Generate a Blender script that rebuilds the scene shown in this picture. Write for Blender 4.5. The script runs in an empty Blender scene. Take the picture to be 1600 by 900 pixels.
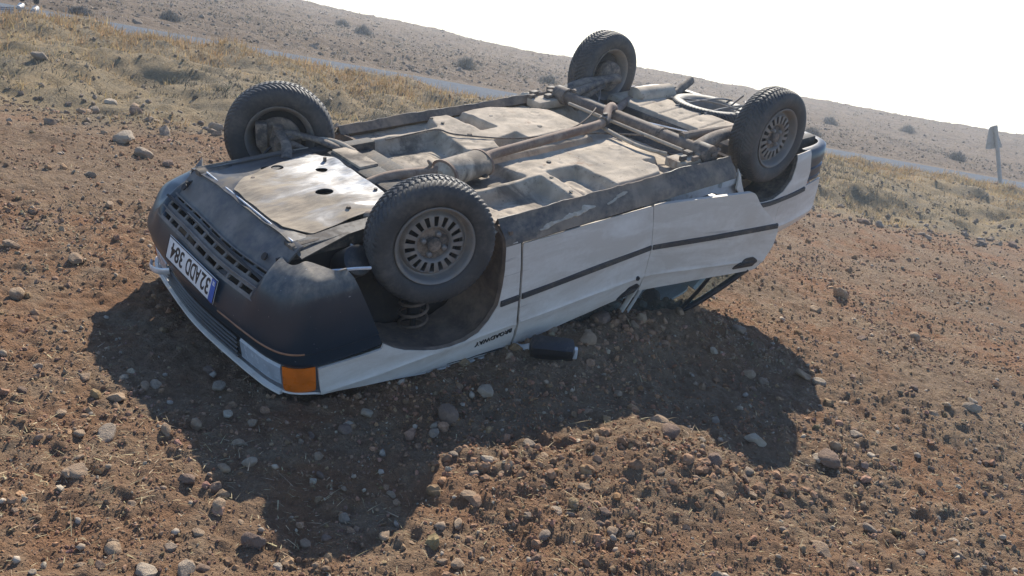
import bpy, bmesh, math, random
import numpy as np
from mathutils import Matrix, Vector
from mathutils.geometry import delaunay_2d_cdt

rng = np.random.default_rng(7)
random.seed(7)
SC = bpy.context.scene
COL = SC.collection
PI = math.pi

# ------------------------------------------------------------------ camera, sky, sun, exposure
# car frame: x to the rear, y to the car's right, z up when upright. W turns it into the world frame
W = np.array([[0.7331630, 0.6693618, 0.1201118], [0.6441047, -0.7401546, 0.1931328], [0.2181770, -0.0642333, -0.9737930]])
O = np.array([1.2, 0.0, 1.2143162])
CAMC = np.array([-2.0236043, 3.4323383, -1.4813404])
RC = np.array([[0.7623613, 0.6418416, -0.0827328], [-0.2579654, 0.4186420, 0.8707427], [0.5935143, -0.6424783, 0.4847293]])

def c2w(p):
    return W @ (np.asarray(p, float) - O)

cam_data = bpy.data.cameras.new('camera')
cam_data.sensor_width = 36.0
cam_data.lens = 1351.4 / 1600 * 36
cam_data.clip_start = 0.05
cam_data.clip_end = 3000
cam = bpy.data.objects.new('camera', cam_data)
COL.objects.link(cam)
right, down, fwd = W @ RC[0], W @ RC[1], W @ RC[2]
M = Matrix.Identity(4)
for i in range(3):
    M[i][0] = right[i]; M[i][1] = -down[i]; M[i][2] = -fwd[i]; M[i][3] = (W @ (CAMC - O))[i]
cam.matrix_world = M
SC.camera = cam

SUN_DIR = Vector((-0.067, -0.752, -0.640)).normalized()      # the way the light travels
elev = math.asin(-SUN_DIR.z)
rot = math.atan2(-SUN_DIR.x, -SUN_DIR.y)
world = bpy.data.worlds.new('World'); SC.world = world
world.use_nodes = True
wn = world.node_tree.nodes; wl = world.node_tree.links
bg = wn['Background']
sky = wn.new('ShaderNodeTexSky'); sky.sky_type = 'NISHITA'
sky.sun_disc = False; sky.sun_elevation = elev; sky.sun_rotation = rot
sky.air_density = 1.0; sky.dust_density = 0.15; sky.ozone_density = 5.0; sky.altitude = 900
wl.new(sky.outputs[0], bg.inputs[0]); bg.inputs[1].default_value = 0.125
sun_d = bpy.data.lights.new('sun', 'SUN'); sun_d.energy = 5.0; sun_d.angle = math.radians(0.53); sun_d.color = (1.0, 0.92, 0.79)
sun = bpy.data.objects.new('sun', sun_d); COL.objects.link(sun)
sun.rotation_euler = SUN_DIR.to_track_quat('-Z', 'Y').to_euler(); sun.location = (2, 12, 14)
SC.view_settings.view_transform = 'Standard'; SC.view_settings.look = 'None'
SC.view_settings.exposure = 0.75; SC.view_settings.gamma = 1.0
SC.view_settings.use_curve_mapping = False
SC.cycles.max_bounces = 6; SC.cycles.diffuse_bounces = 3; SC.cycles.transparent_max_bounces = 8

# ------------------------------------------------------------------ small helpers
def tag(o, label=None, cat=None, group=None, kind=None):
    if label: o['label'] = label
    if cat: o['category'] = cat
    if group: o['group'] = group
    if kind: o['kind'] = kind
    return o

def np_mesh(name, V, F, smooth=True):
    """V (n,3); F an int array (m,k) or a list of such arrays."""
    me = bpy.data.meshes.new(name)
    V = np.asarray(V, np.float32)
    Fs = F if isinstance(F, list) else [F]
    Fs = [np.asarray(f, np.int32) for f in Fs if len(f)]
    idx = np.concatenate([f.ravel() for f in Fs])
    tot = np.concatenate([np.full(len(f), f.shape[1], np.int32) for f in Fs])
    st = np.concatenate([[0], np.cumsum(tot)[:-1]]).astype(np.int32)
    me.vertices.add(len(V)); me.vertices.foreach_set('co', V.ravel())
    me.loops.add(len(idx)); me.loops.foreach_set('vertex_index', idx)
    me.polygons.add(len(tot)); me.polygons.foreach_set('loop_start', st)
    me.polygons.foreach_set('use_smooth', np.full(len(tot), smooth))
    me.update(calc_edges=True)
    me.validate()
    return me

def add(name, me, mat, parent=None):
    o = bpy.data.objects.new(name, me); COL.objects.link(o)
    if mat is not None: me.materials.append(mat)
    if parent is not None: o.parent = parent
    return o

def grid_faces(nu, nv, closed_u=False, closed_v=False):
    iu = np.arange(nu if closed_u else nu - 1); iv = np.arange(nv if closed_v else nv - 1)
    a, b = np.meshgrid(iu, iv, indexing='ij')
    a1, b1 = (a + 1) % nu, (b + 1) % nv
    return np.stack([a * nv + b, a1 * nv + b, a1 * nv + b1, a * nv + b1], -1).reshape(-1, 4)

class MB:
    """collects pieces, built as one mesh"""
    def __init__(s): s.V = []; s.F = {}; s.n = 0
    def put(s, V, *Fs):
        V = np.asarray(V, float)
        for F in Fs:
            F = np.asarray(F, np.int64)
            if len(F): s.F.setdefault(F.shape[1], []).append(F + s.n)
        s.V.append(V); s.n += len(V); return s
    def arrays(s): return np.concatenate(s.V), [np.concatenate(f) for f in s.F.values()]
    def build(s, name, mat, parent=None, smooth=True, off=None, sharp=35):
        V, F = s.arrays()
        if off is not None: V = V - np.asarray(off)
        me = np_mesh(name, V, F, smooth)
        if smooth and sharp: me.set_sharp_from_angle(angle=math.radians(sharp))
        return add(name, me, mat, parent)
    def box(s, c, size, R=None, bev=0.0):
        x, y, z = [d / 2 for d in size]
        bm = bmesh.new()
        bmesh.ops.create_cube(bm, size=1)
        for v in bm.verts: v.co = (v.co.x * 2 * x, v.co.y * 2 * y, v.co.z * 2 * z)
        if bev: bmesh.ops.bevel(bm, geom=list(bm.edges), offset=bev, segments=2, affect='EDGES', profile=0.6)
        bm.verts.ensure_lookup_table(); bm.verts.index_update()
        V = np.array([v.co[:] for v in bm.verts])
        if R is not None: V = V @ np.asarray(R).T
        V = V + np.asarray(c)
        tri = [[v.index for v in f.verts] for f in bm.faces if len(f.verts) == 3]
        qd = [[v.index for v in f.verts] for f in bm.faces if len(f.verts) == 4]
        bm.free()
        return s.put(V, np.array(qd).reshape(-1, 4), np.array(tri).reshape(-1, 3))
    def tube(s, pts, r, n=12, cap=True, flat=None, resample=0):
        P = np.asarray(pts, float)
        rr = np.full(len(P), r) if np.isscalar(r) else np.asarray(r, float)
        if resample:
            t = np.linspace(0, len(P) - 1, resample); i = np.clip(t.astype(int), 0, len(P) - 2); f = (t - i)[:, None]
            p0 = P[np.clip(i - 1, 0, len(P) - 1)]; p1 = P[i]; p2 = P[i + 1]; p3 = P[np.clip(i + 2, 0, len(P) - 1)]
            rr = rr[i] * (1 - f[:, 0]) + rr[i + 1] * f[:, 0]
            P = 0.5 * (2 * p1 + (p2 - p0) * f + (2 * p0 - 5 * p1 + 4 * p2 - p3) * f ** 2 + (3 * p1 - p0 - 3 * p2 + p3) * f ** 3)
        T = np.gradient(P, axis=0); T /= np.linalg.norm(T, axis=1)[:, None] + 1e-12
        ref = np.array([0, 0, 1.0]) if abs(T[0][2]) < 0.9 else np.array([1.0, 0, 0])
        V = []
        th = np.linspace(0, 2 * PI, n, endpoint=False)
        u = ref - (ref @ T[0]) * T[0]; u /= np.linalg.norm(u)
        for k in range(len(P)):
            u = u - (u @ T[k]) * T[k]; u /= np.linalg.norm(u)
            w = np.cross(T[k], u)
            fu = 1.0 if flat is None else flat
            V.append(P[k] + rr[k] * (np.cos(th)[:, None] * u * fu + np.sin(th)[:, None] * w))
        V = np.concatenate(V); F = grid_faces(len(P), n, closed_v=True)
        base = s.n
        s.put(V, F)
        if cap:
            s.put(np.concatenate([V[:n], [P[0]]]), np.array([[i, n, (i + 1) % n] for i in range(n)]))
            s.put(np.concatenate([V[-n:], [P[-1]]]), np.array([[(i + 1) % n, n, i] for i in range(n)]))
        return s
    def lathe(s, prof, n=48, c=(0, 0, 0), R=None):
        """prof (r, y): turned about the y axis"""
        prof = np.asarray(prof, float); th = np.linspace(0, 2 * PI, n, endpoint=False)
        V = np.stack([prof[:, None, 0] * np.cos(th), np.repeat(prof[:, 1][:, None], n, 1), prof[:, None, 0] * np.sin(th)], -1).reshape(-1, 3)
        if R is not None: V = V @ np.asarray(R).T
        return s.put(V + np.asarray(c), grid_faces(len(prof), n, closed_v=True))

def inside(P, poly):
    x, y = P[:, 0], P[:, 1]; r = np.zeros(len(P), bool); n = len(poly)
    for i in range(n):
        x0, y0 = poly[i]; x1, y1 = poly[(i + 1) % n]
        if y0 == y1: continue
        k = ((y0 > y) != (y1 > y)) & (x < (x1 - x0) * (y - y0) / (y1 - y0) + x0)
        r ^= k
    return r

def resample_loop(poly, step):
    out = []; n = len(poly)
    for i in range(n):
        a = np.array(poly[i], float); b = np.array(poly[(i + 1) % n], float)
        k = max(1, int(round(np.linalg.norm(b - a) / step)))
        for j in range(k): out.append(a + (b - a) * j / k)
    return np.array(out)

def round_poly(poly, r, seg=4):
    out = []; n = len(poly)
    for i in range(n):
        p = np.array(poly[i][:2], float); a = np.array(poly[i - 1][:2], float); b = np.array(poly[(i + 1) % n][:2], float)
        ri = poly[i][2] if len(poly[i]) > 2 else r
        if ri <= 0: out.append(p); continue
        da = (a - p); la = np.linalg.norm(da); db = (b - p); lb = np.linalg.norm(db)
        t = min(ri, la * .45, lb * .45)
        p0 = p + da / la * t; p1 = p + db / lb * t
        for k in range(seg + 1):
            s = k / seg; out.append((1 - s) ** 2 * p0 + 2 * s * (1 - s) * p + s * s * p1)
    return np.array(out)

def circle2(c, r, n=16, ry=None):
    t = np.linspace(0, 2 * PI, n, endpoint=False)
    return np.stack([c[0] + r * np.cos(t), c[1] + (ry or r) * np.sin(t)], 1)

def cdt(outline, holes=(), step=0.05, rows=None, edge=None):
    """triangulated 2-D region -> points, triangles"""
    outline = resample_loop(outline, edge or step); loops = [outline] + [np.asarray(h) for h in holes]
    pts = []; edges = []
    for L in loops:
        b = len(pts); pts += [tuple(p) for p in L]
        edges += [(b + i, b + (i + 1) % len(L)) for i in range(len(L))]
    x0, y0 = outline.min(0); x1, y1 = outline.max(0)
    gx = np.arange(x0 + step * .5, x1, step)
    gy = np.array(rows) if rows is not None else np.arange(y0 + step * .5, y1, step)
    G = np.stack(np.meshgrid(gx, gy, indexing='ij'), -1).reshape(-1, 2)
    k = inside(G, outline)
    for h in holes: k &= ~inside(G, np.asarray(h))
    G = G[k]
    if len(G):
        B = np.concatenate(loops)
        d = np.min(np.linalg.norm(G[:, None] - B[None], axis=2), 1)
        G = G[d > step * .3]
        pts += [tuple(p) for p in G]
    v, e, f, *_ = delaunay_2d_cdt([Vector(p) for p in pts], edges, [], 0, 1e-5)
    P = np.array([p[:] for p in v]); T = np.array([t for t in f if len(t) == 3])
    cen = P[T].mean(1); k = inside(cen, outline)
    for h in holes: k &= ~inside(cen, np.asarray(h))
    return P, T[k]

def thick(V, T, th, flip=False):
    """sheet with back and rim; the rim has its own vertices so that the shading stays clean"""
    V = np.asarray(V, float); T = np.asarray(T)
    if flip: T = T[:, ::-1]
    mb = MB(); k = T.shape[1]
    a = V[T[:, 1]] - V[T[:, 0]]; b = V[T[:, 2]] - V[T[:, 0]]
    fn = np.cross(a, b); N = np.zeros_like(V)
    for i in range(k): np.add.at(N, T[:, i], fn)
    N /= np.linalg.norm(N, axis=1)[:, None] + 1e-12
    B = V - N * th
    mb.put(V, T); mb.put(B, T[:, ::-1])
    e = np.concatenate([np.stack([T[:, i], T[:, (i + 1) % k]], 1) for i in range(k)])
    key = np.sort(e, 1); _, inv, cnt = np.unique(key, axis=0, return_inverse=True, return_counts=True)
    be = e[cnt[inv.ravel()] == 1]
    if len(be):
        R4 = np.concatenate([V[be[:, 0]], V[be[:, 1]], B[be[:, 1]], B[be[:, 0]]]); m = len(be); i = np.arange(m)
        mb.put(R4, np.stack([i + m, i, i + 3 * m, i + 2 * m], 1))
    return mb

# lattice noise
def _h(ix, iy, seed):
    n = (ix.astype(np.int64) * 374761393 + iy.astype(np.int64) * 668265263 + seed * 1274126177) & 0xffffffff
    n = ((n ^ (n >> 13)) * 1274126177) & 0xffffffff
    return ((n ^ (n >> 16)) & 0xffff) / 65535.0
def vnoise(x, y, s, seed=0):
    x = x / s; y = y / s; ix = np.floor(x); iy = np.floor(y); fx = x - ix; fy = y - iy
    fx = fx * fx * fx * (fx * (fx * 6 - 15) + 10); fy = fy * fy * fy * (fy * (fy * 6 - 15) + 10)
    ix = ix.astype(np.int64); iy = iy.astype(np.int64)
    a = _h(ix, iy, seed); b = _h(ix + 1, iy, seed); c = _h(ix, iy + 1, seed); d = _h(ix + 1, iy + 1, seed)
    return (a * (1 - fx) + b * fx) * (1 - fy) + (c * (1 - fx) + d * fx) * fy - 0.5
def worley(x, y, s, seed=0):
    x = x / s; y = y / s; ix = np.floor(x).astype(np.int64); iy = np.floor(y).astype(np.int64)
    best = np.full(x.shape, 9.0)
    for di in (-1, 0, 1):
        for dj in (-1, 0, 1):
            px = ix + di + _h(ix + di, iy + dj, seed); py = iy + dj + _h(ix + di, iy + dj, seed + 77)
            best = np.minimum(best, (px - x) ** 2 + (py - y) ** 2)
    return np.sqrt(best)
def sstep(a, b, x):
    t = np.clip((x - a) / (b - a), 0, 1); return t * t * (3 - 2 * t)

# ------------------------------------------------------------------ materials
class NT:
    def __init__(s, name):
        s.m = bpy.data.materials.new(name); s.m.use_nodes = True
        s.t = s.m.node_tree; s.b = s.t.nodes['Principled BSDF']
        s.co = s.t.nodes.new('ShaderNodeTexCoord').outputs['Object']
    def n(s, t, **kw):
        nd = s.t.nodes.new(t)
        for k, v in kw.items(): setattr(nd, k, v)
        return nd
    def link(s, a, b): s.t.links.new(a, b)
    def val(s, sock, v):
        if hasattr(v, 'is_output'): s.link(v, sock)
        else: sock.default_value = v
    def noise(s, scale, detail=4, rough=0.55, dist=0.0, vec=None, stretch=None):
        nd = s.n('ShaderNodeTexNoise'); nd.inputs['Scale'].default_value = scale; nd.inputs['Detail'].default_value = detail
        nd.inputs['Roughness'].default_value = rough; nd.inputs['Distortion'].default_value = dist
        v = vec or s.co
        if stretch is not None:
            mp = s.n('ShaderNodeMapping'); mp.inputs['Scale'].default_value = stretch; s.link(v, mp.inputs['Vector']); v = mp.outputs[0]
        s.link(v, nd.inputs['Vector']); return nd.outputs['Fac']
    def ramp(s, f, a, b, lo=0.0, hi=1.0):
        nd = s.n('ShaderNodeMapRange'); nd.interpolation_type = 'SMOOTHSTEP'
        s.val(nd.inputs[0], f); nd.inputs[1].default_value = a; nd.inputs[2].default_value = b
        nd.inputs[3].default_value = lo; nd.inputs[4].default_value = hi; return nd.outputs[0]
    def mix(s, f, a, b):
        nd = s.n('ShaderNodeMix', data_type='RGBA'); s.val(nd.inputs[0], f)
        for k, v in ((6, a), (7, b)):
            if hasattr(v, 'is_output'): s.link(v, nd.inputs[k])
            else: nd.inputs[k].default_value = (*v, 1)
        return nd.outputs[2]
    def math(s, op, a, b=0.0):
        nd = s.n('ShaderNodeMath', operation=op); s.val(nd.inputs[0], a); s.val(nd.inputs[1], b); return nd.outputs[0]
    def sep(s):
        nd = s.n('ShaderNodeSeparateXYZ'); s.link(s.co, nd.inputs[0]); return nd.outputs
    def color(s, c): 
        if hasattr(c, 'is_output'): s.link(c, s.b.inputs['Base Color'])
        else: s.b.inputs['Base Color'].default_value = (*c, 1)
    def rough(s, r): s.val(s.b.inputs['Roughness'], r)
    def bump(s, h, strength=0.3, dist=0.01):
        nd = s.n('ShaderNodeBump'); nd.inputs['Strength'].default_value = strength; nd.inputs['Distance'].default_value = dist
        s.link(h, nd.inputs['Height']); s.link(nd.outputs[0], s.b.inputs['Normal'])
    def attr(s, name, kind='GEOMETRY'):
        nd = s.n('ShaderNodeAttribute'); nd.attribute_type = kind; nd.attribute_name = name; return nd.outputs['Color']

DUST = (0.33, 0.25, 0.17)
def dusty(name, base, dust=DUST, lo=0.45, hi=0.65, rough=0.55, drough=0.95, metal=0.0, scale=5.0, bump=0.25, amount=1.0, fine=0.35, spec=0.5, coat=0.0):
    m = NT(name)
    f1 = m.noise(scale, 6, 0.65, 0.4); f2 = m.noise(scale * 9, 4, 0.6)
    f = m.math('ADD', f1, m.math('MULTIPLY', m.math('SUBTRACT', f2, 0.5), fine))
    k = m.ramp(f, lo, hi, 0.0, amount)
    v = m.noise(scale * 2.3, 3, 0.5)
    d2 = m.mix(m.ramp(v, 0.35, 0.7), tuple(c * 0.72 for c in dust), dust)
    m.color(m.mix(k, base, d2)); m.rough(m.ramp(k, 0, 1, rough, drough))
    m.b.inputs['Metallic'].default_value = metal
    if metal: m.link(m.ramp(k, 0, 1, metal, 0.0), m.b.inputs['Metallic'])
    m.b.inputs['Specular IOR Level'].default_value = spec
    m.b.inputs['Coat Weight'].default_value = coat
    if bump: m.bump(m.math('ADD', m.noise(scale * 12, 5, 0.65), m.math('MULTIPLY', f1, 0.6)), bump, 0.004)
    return m

MAT = {}
def paint_material():
    m = NT('white_paint')
    x, y, z = m.sep()
    # road film: heavier towards the sills (low z of the upright car), streaked along x
    st = m.noise(3.0, 6, 0.65, 0.6, stretch=(0.8, 2.0, 3.0)); fi = m.noise(40, 4, 0.6)
    low = m.ramp(z, -0.30, -0.95, 0.22, 0.50)
    f = m.math('ADD', m.math('MULTIPLY', m.math('SUBTRACT', st, 0.40), 1.3), m.math('MULTIPLY', m.math('SUBTRACT', fi, 0.5), 0.25))
    k = m.math('MAXIMUM', m.math('MINIMUM', m.math('ADD', f, low), 0.66), 0.10)
    m.color(m.mix(k, (0.79, 0.75, 0.69), (0.43, 0.35, 0.27)))
    sc = m.noise(2.6, 5, 0.75, 0.2, stretch=(0.55, 1.0, 16.0)); scr = m.math('MULTIPLY', m.ramp(sc, 0.60, 0.66, 0, 1), m.ramp(m.noise(1.7, 3, 0.6), 0.48, 0.60, 0, 0.8))
    m.color(m.mix(scr, m.mix(k, (0.79, 0.75, 0.69), (0.43, 0.35, 0.27)), (0.36, 0.31, 0.27)))
    m.rough(m.ramp(k, 0, 0.6, 0.34, 0.75)); m.b.inputs['Coat Weight'].default_value = 0.25; m.b.inputs['Coat Roughness'].default_value = 0.25
    m.bump(m.noise(2.2, 2, 0.5), 0.10, 0.02)
    return m.m
MAT['paint'] = paint_material()
def pan_material():
    m = dusty('dusty_underbody', (0.17, 0.14, 0.11), (0.50, 0.415, 0.315), 0.25, 0.50, 0.85, scale=4.0, bump=0.35)
    src = m.b.inputs['Base Color'].links[0].from_socket; x, y, z = m.sep()
    rust = m.math('MULTIPLY', m.ramp(m.noise(7.5, 6, .7, .6), .56, .70, 0, .75), m.ramp(m.noise(2.1, 3), .42, .58))
    c = m.mix(rust, src, (.19, .105, .062))
    oil = m.math('MULTIPLY', m.ramp(m.noise(3.1, 5, .65, .8), .50, .66, 0, .85), m.ramp(x, .15, -.75, .15, 1.0))
    c = m.mix(oil, c, (.055, .047, .040))
    sp = m.ramp(m.noise(55, 2), .66, .74, 0, .7); m.color(m.mix(sp, c, (.12, .09, .065))); return m.m
MAT['pan'] = pan_material()
MAT['pan_dark'] = dusty('dark_underbody', (0.035, 0.034, 0.033), (0.24, 0.19, 0.14), 0.42, 0.68, 0.8, scale=6.0).m
MAT['sill'] = dusty('dusty_black_sill', (0.055, 0.050, 0.047), (0.31, 0.245, 0.185), 0.28, 0.60, 0.6, scale=4.2, amount=0.85).m
def bumper_material():
    m = NT('navy_black_plastic'); x, y, z = m.sep()
    f = m.noise(3.0, 6, .65, .5); g = m.noise(24, 5, .65, stretch=(1, 1, .6)); sm_ = m.noise(5.5, 6, .7, 1.2, stretch=(1, .35, 1))
    road = m.ramp(z, -.86, -1.04, 0, .55)                              # road film thrown up under the skirt
    k = m.math('ADD', m.math('ADD', m.math('MULTIPLY', m.math('SUBTRACT', f, .5), .7), m.math('MULTIPLY', m.math('SUBTRACT', g, .5), .35)), road)
    k = m.ramp(k, .08, .70, .03, .85)
    c = m.mix(k, (.008, .021, .036), m.mix(m.ramp(z, -.72, -.98), m.mix(m.ramp(g, .3, .7), (.045, .062, .080), (.095, .108, .118)), m.mix(m.ramp(g, .3, .7), (.20, .17, .135), (.36, .31, .24))))
    spk = m.ramp(m.noise(75, 2, .5), .72, .78, 0, .6); c = m.mix(spk, c, (.42, .42, .42)); scr = m.math('MULTIPLY', m.ramp(m.noise(9, 5, .8, .3, stretch=(1, .3, 3)), .66, .74), .45); c = m.mix(scr, c, (.16, .165, .17))
    m.color(c); m.rough(m.ramp(m.math('ADD', k, m.math('MULTIPLY', sm_, .3)), .1, 1, .33, .9)); m.bump(m.math('ADD', g, f), .1, .004); return m.m
MAT['bumper'] = bumper_material()
MAT['valance'] = dusty('dusty_grey_plastic', (0.05, 0.056, 0.068), (0.22, 0.195, 0.17), 0.26, 0.62, 0.6, 0.9, scale=4.0, bump=0.12).m
MAT['tyre'] = dusty('tyre_rubber', (0.034, 0.035, 0.037), (0.155, 0.135, 0.115), 0.40, 0.75, 0.62, 0.9, scale=7.0, bump=0.2, amount=0.65, spec=0.45).m
MAT['rim'] = dusty('dusty_steel_rim', (0.185, 0.175, 0.165), (0.27, 0.225, 0.18), 0.38, 0.68, 0.5, 0.9, metal=0.15, scale=9.0, bump=0.1).m
MAT['iron'] = dusty('dusty_iron', (0.05, 0.045, 0.042), (0.27, 0.21, 0.16), 0.36, 0.62, 0.7, 0.95, scale=11.0, bump=0.3).m
MAT['axle'] = dusty('dusty_brown_axle', (.10, .08, .068), (.26, .20, .15), 0.36, 0.66, 0.8, 0.95, scale=7.0, bump=0.3).m
MAT['exhaust'] = dusty('rusty_exhaust', (0.17, 0.105, 0.075), (0.36, 0.27, 0.20), 0.36, 0.66, 0.8, 0.95, scale=7.0, bump=0.3).m
def tray_material():
    m = NT('scraped_steel_tray'); x, y, z = m.sep()
    f = m.noise(3.2, 6, .62, .5, stretch=(1.0, 2.4, 1)); g = m.noise(22, 5, .65, stretch=(.5, 1.6, 1))
    # dust left on the leading half (x of the upright car), rubbed bare towards the rear edge
    k = m.math('ADD', m.math('ADD', m.math('MULTIPLY', f, .9), m.math('MULTIPLY', g, .35)), m.math('MULTIPLY', m.math('ADD', x, 1.35), -.75))
    k = m.ramp(k, .46, .80)
    d = m.mix(m.ramp(g, .3, .7), (.215, .175, .13), (.36, .295, .215)); d = m.mix(m.ramp(m.noise(6, 5, .7, .8), .55, .72, 0, .7), d, (.13, .105, .08))
    m.color(m.mix(k, m.mix(m.ramp(g, .35, .65), (.20, .205, .215), (.43, .44, .45)), d)); m.rough(m.ramp(k, 0, 1, .5, .95)); m.link(m.ramp(k, 0, .8, .55, 0), m.b.inputs['Metallic'])
    m.bump(m.math('ADD', g, f), .35, .006); return m.m
MAT['tray'] = tray_material()
MAT['tray_dark'] = dusty('dark_steel_tray', (0.05, 0.05, 0.052), (0.17, 0.14, 0.11), 0.38, 0.66, 0.5, 0.9, metal=0.2, scale=4.0, bump=0.15).m
MAT['liner'] = dusty('brown_arch_liner', (0.095, 0.070, 0.056), (0.25, 0.18, 0.13), 0.32, 0.64, 0.8, 0.95, scale=6.0, bump=0.15).m
MAT['strip'] = dusty('black_rubbing_strip', (0.035, 0.034, 0.036), (0.16, 0.13, 0.10), 0.45, 0.75, 0.6, 0.9, scale=8.0, bump=0.0).m
MAT['black'] = dusty('black_plastic', (0.014, 0.016, 0.020), (0.13, 0.11, 0.09), 0.50, 0.8, 0.4, 0.85, scale=8.0, bump=0.0).m
MAT['inner'] = dusty('dark_inner_metal', (0.016, 0.016, 0.018), (0.07, 0.055, 0.045), 0.45, 0.8, 0.8, 0.95, scale=6.0, bump=0.1).m
MAT['mud'] = dusty('sunlit_dried_mud', (0.44, 0.34, 0.24), (0.60, 0.49, 0.37), 0.35, 0.6, 0.95, 0.98, scale=12.0, bump=0.5).m  # mud tone lightened to stand in for sun on the patches
MAT['jamb'] = dusty('grey_white_jamb', (0.52, 0.53, 0.54), (0.30, 0.25, 0.19), 0.42, 0.7, 0.5, 0.9, scale=5.0, bump=0.05).m
MAT['plate'] = dusty('plate_white', (0.72, 0.72, 0.70), (0.45, 0.38, 0.30), 0.5, 0.85, 0.45, 0.8, scale=9.0, bump=0.0, amount=0.5).m
def plain(name, c, r=0.5, metal=0.0, trans=0.0, spec=0.5, ior=1.45, var=0.25):
    m = NT(name)
    f = m.noise(14, 4, 0.6); m.color(m.mix(m.ramp(f, 0.3, 0.7), tuple(v * (1 - var) for v in c), c))
    m.rough(m.ramp(m.noise(30, 3), 0.3, 0.7, r * 0.85, min(1, r * 1.15))); m.b.inputs['Metallic'].default_value = metal
    m.b.inputs['Transmission Weight'].default_value = trans; m.b.inputs['Specular IOR Level'].default_value = spec; m.b.inputs['IOR'].default_value = ior
    return m.m
MAT['letters'] = plain('black_letters', (0.012, 0.012, 0.014), 0.5)
MAT['plate_blue'] = plain('plate_blue', (0.02, 0.10, 0.42), 0.45)
MAT['amber'] = plain('amber_plastic', (0.75, 0.17, 0.015), 0.3)
MAT['lamp'] = plain('dusty_lamp_glass', (0.42, 0.47, 0.52), 0.25, spec=0.6)
MAT['red'] = plain('red_lamp_plastic', (0.35, 0.012, 0.012), 0.3)
MAT['chrome'] = plain('bright_trim', (0.78, 0.79, 0.80), 0.35, metal=0.3)
MAT['copper'] = plain('scraped_copper_trim', (0.34, 0.17, 0.09), 0.6)
MAT['seat'] = plain('grey_seat_cloth', (0.06, 0.06, 0.065), 0.95)
def glass_material():
    m = NT('dusty_window_glass')
    m.color((0.20, 0.22, 0.23)); m.rough(0.05); m.b.inputs['Transmission Weight'].default_value = 0.0
    out = m.t.nodes['Material Output']
    tr = m.n('ShaderNodeBsdfTransparent'); tr.inputs[0].default_value = (0.70, 0.80, 0.84, 1)
    mx = m.n('ShaderNodeMixShader'); fr = m.n('ShaderNodeFresnel'); fr.inputs[0].default_value = 1.45
    d = m.ramp(m.noise(7, 5, 0.6), 0.35, 0.8, 0.02, 0.07)
    ge = m.n('ShaderNodeNewGeometry'); m.link(m.math('MAXIMUM', m.math('MULTIPLY', fr.outputs[0], m.math('SUBTRACT', 1.0, ge.outputs['Backfacing'])), d), mx.inputs[0]); m.link(tr.outputs[0], mx.inputs[1]); m.link(m.b.outputs[0], mx.inputs[2])
    m.link(mx.outputs[0], out.inputs['Surface'])
    return m.m
MAT['glass'] = glass_material()

# ------------------------------------------------------------------ terrain
def road_d(x, y): return (y - 10.2 - 0.408 * x) * 0.926            # distance behind the near road edge
PILES = [(0.10, -0.98, 0.30, 0.07), (0.50, -0.50, 0.34, 0.17), (0.95, -0.10, 0.30, 0.13), (0.30, -1.0, 0.22, 0.05),
         (0.55, -1.75, 0.30, 0.05), (0.78, -2.02, 0.20, .03), (-.10, -2.18, 0.17, .03), (.42, -2.0, .16, .03), (1.15, -1.9, .15, .03), (1.45, -1.5, 0.28, 0.05), (-0.2, -1.75, 0.35, 0.03)]
def H_macro(x, y):
    d = road_d(x, y)
    z = 0.25 * sstep(-5.6, -0.9, d) * (1 - sstep(-0.45, 0.15, d))
    z = z + sstep(-6.0, -4.5, d) * (1 - sstep(-0.6, 0.1, d)) * (0.22 * vnoise(x, y, 1.7, 5) * sstep(-.8, -2.2, d) + 0.24 * vnoise(x, y, 0.6, 6))
    z = z + (.05 * sstep(-1.5, -4.5, x) - .05 * sstep(-1.5, 1.5, x)) * np.exp(-((d + .9) / .8) ** 2)
    far = np.clip((y - 16 - 0.2 * x) / 34.0, 0, 1)
    ridge = -0.42 + 0.038 * (x - 4.0) + np.where(x < 6, 0.0016, 0.0004) * (x - 6.0) ** 2 * (np.abs(x) < 60)
    hill = sstep(3.6, 6.5, d)
    z = z + hill * far * ridge
    z = z + hill * (0.30 * vnoise(x, y, 6.0, 8) * np.clip(far * 3, 0, 1) + 0.16 * vnoise(x, y, 1.5, 9))
    z = z - np.clip(y - 52, 0, None) * 0.13
    z = z - np.clip(-14 - x, 0, None) * 0.0
    return z
def H_field(x, y):
    d = road_d(x, y); fld = 1 - sstep(-6.2, -4.8, d)
    z = 0.10 * vnoise(x, y, 1.9, 1) + 0.055 * vnoise(x, y, 0.62, 2)
    z = z + .035 * np.clip(vnoise(x, y, .30, 17), 0, 1) + .022 * np.abs(vnoise(x, y, .085, 18))
    w1 = worley(x + 0.05 * vnoise(x, y, .11, 31), y + 0.05 * vnoise(x, y, .11, 32), 0.17, 3); w2 = worley(x, y, 0.075, 4)
    cl = np.clip(vnoise(x, y, 0.8, 12) + 0.55, 0.15, 1)
    z = z + cl * (0.034 * (0.5 - w1) + 0.026 * (0.5 - w2)) + 0.024 * vnoise(x, y, 0.045, 13) + 0.014 * (0.5 - worley(x, y, 0.042, 16))
    z = z * fld
    z = z - .065 * np.exp(-((x + .62) ** 2 + (y + 2.75) ** 2) / (2 * .42 ** 2))  # hollow added to carry the front wheel's shadow further
    for px, py, s, h in PILES: z = z + h * np.exp(-((x - px) ** 2 + (y - py) ** 2) / (2 * s * s))
    rough = (1 - fld) * (1 - sstep(-0.3, 0.1, d)) + sstep(3.6, 4.4, d)
    z = z + rough * (0.07 * vnoise(x, y, 0.4, 14) + 0.07 * vnoise(x, y, 0.15, 15))
    return z
def H(x, y):
    x = np.asarray(x, float); y = np.asarray(y, float)
    return H_macro(x, y) + H_field(x, y)

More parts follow.
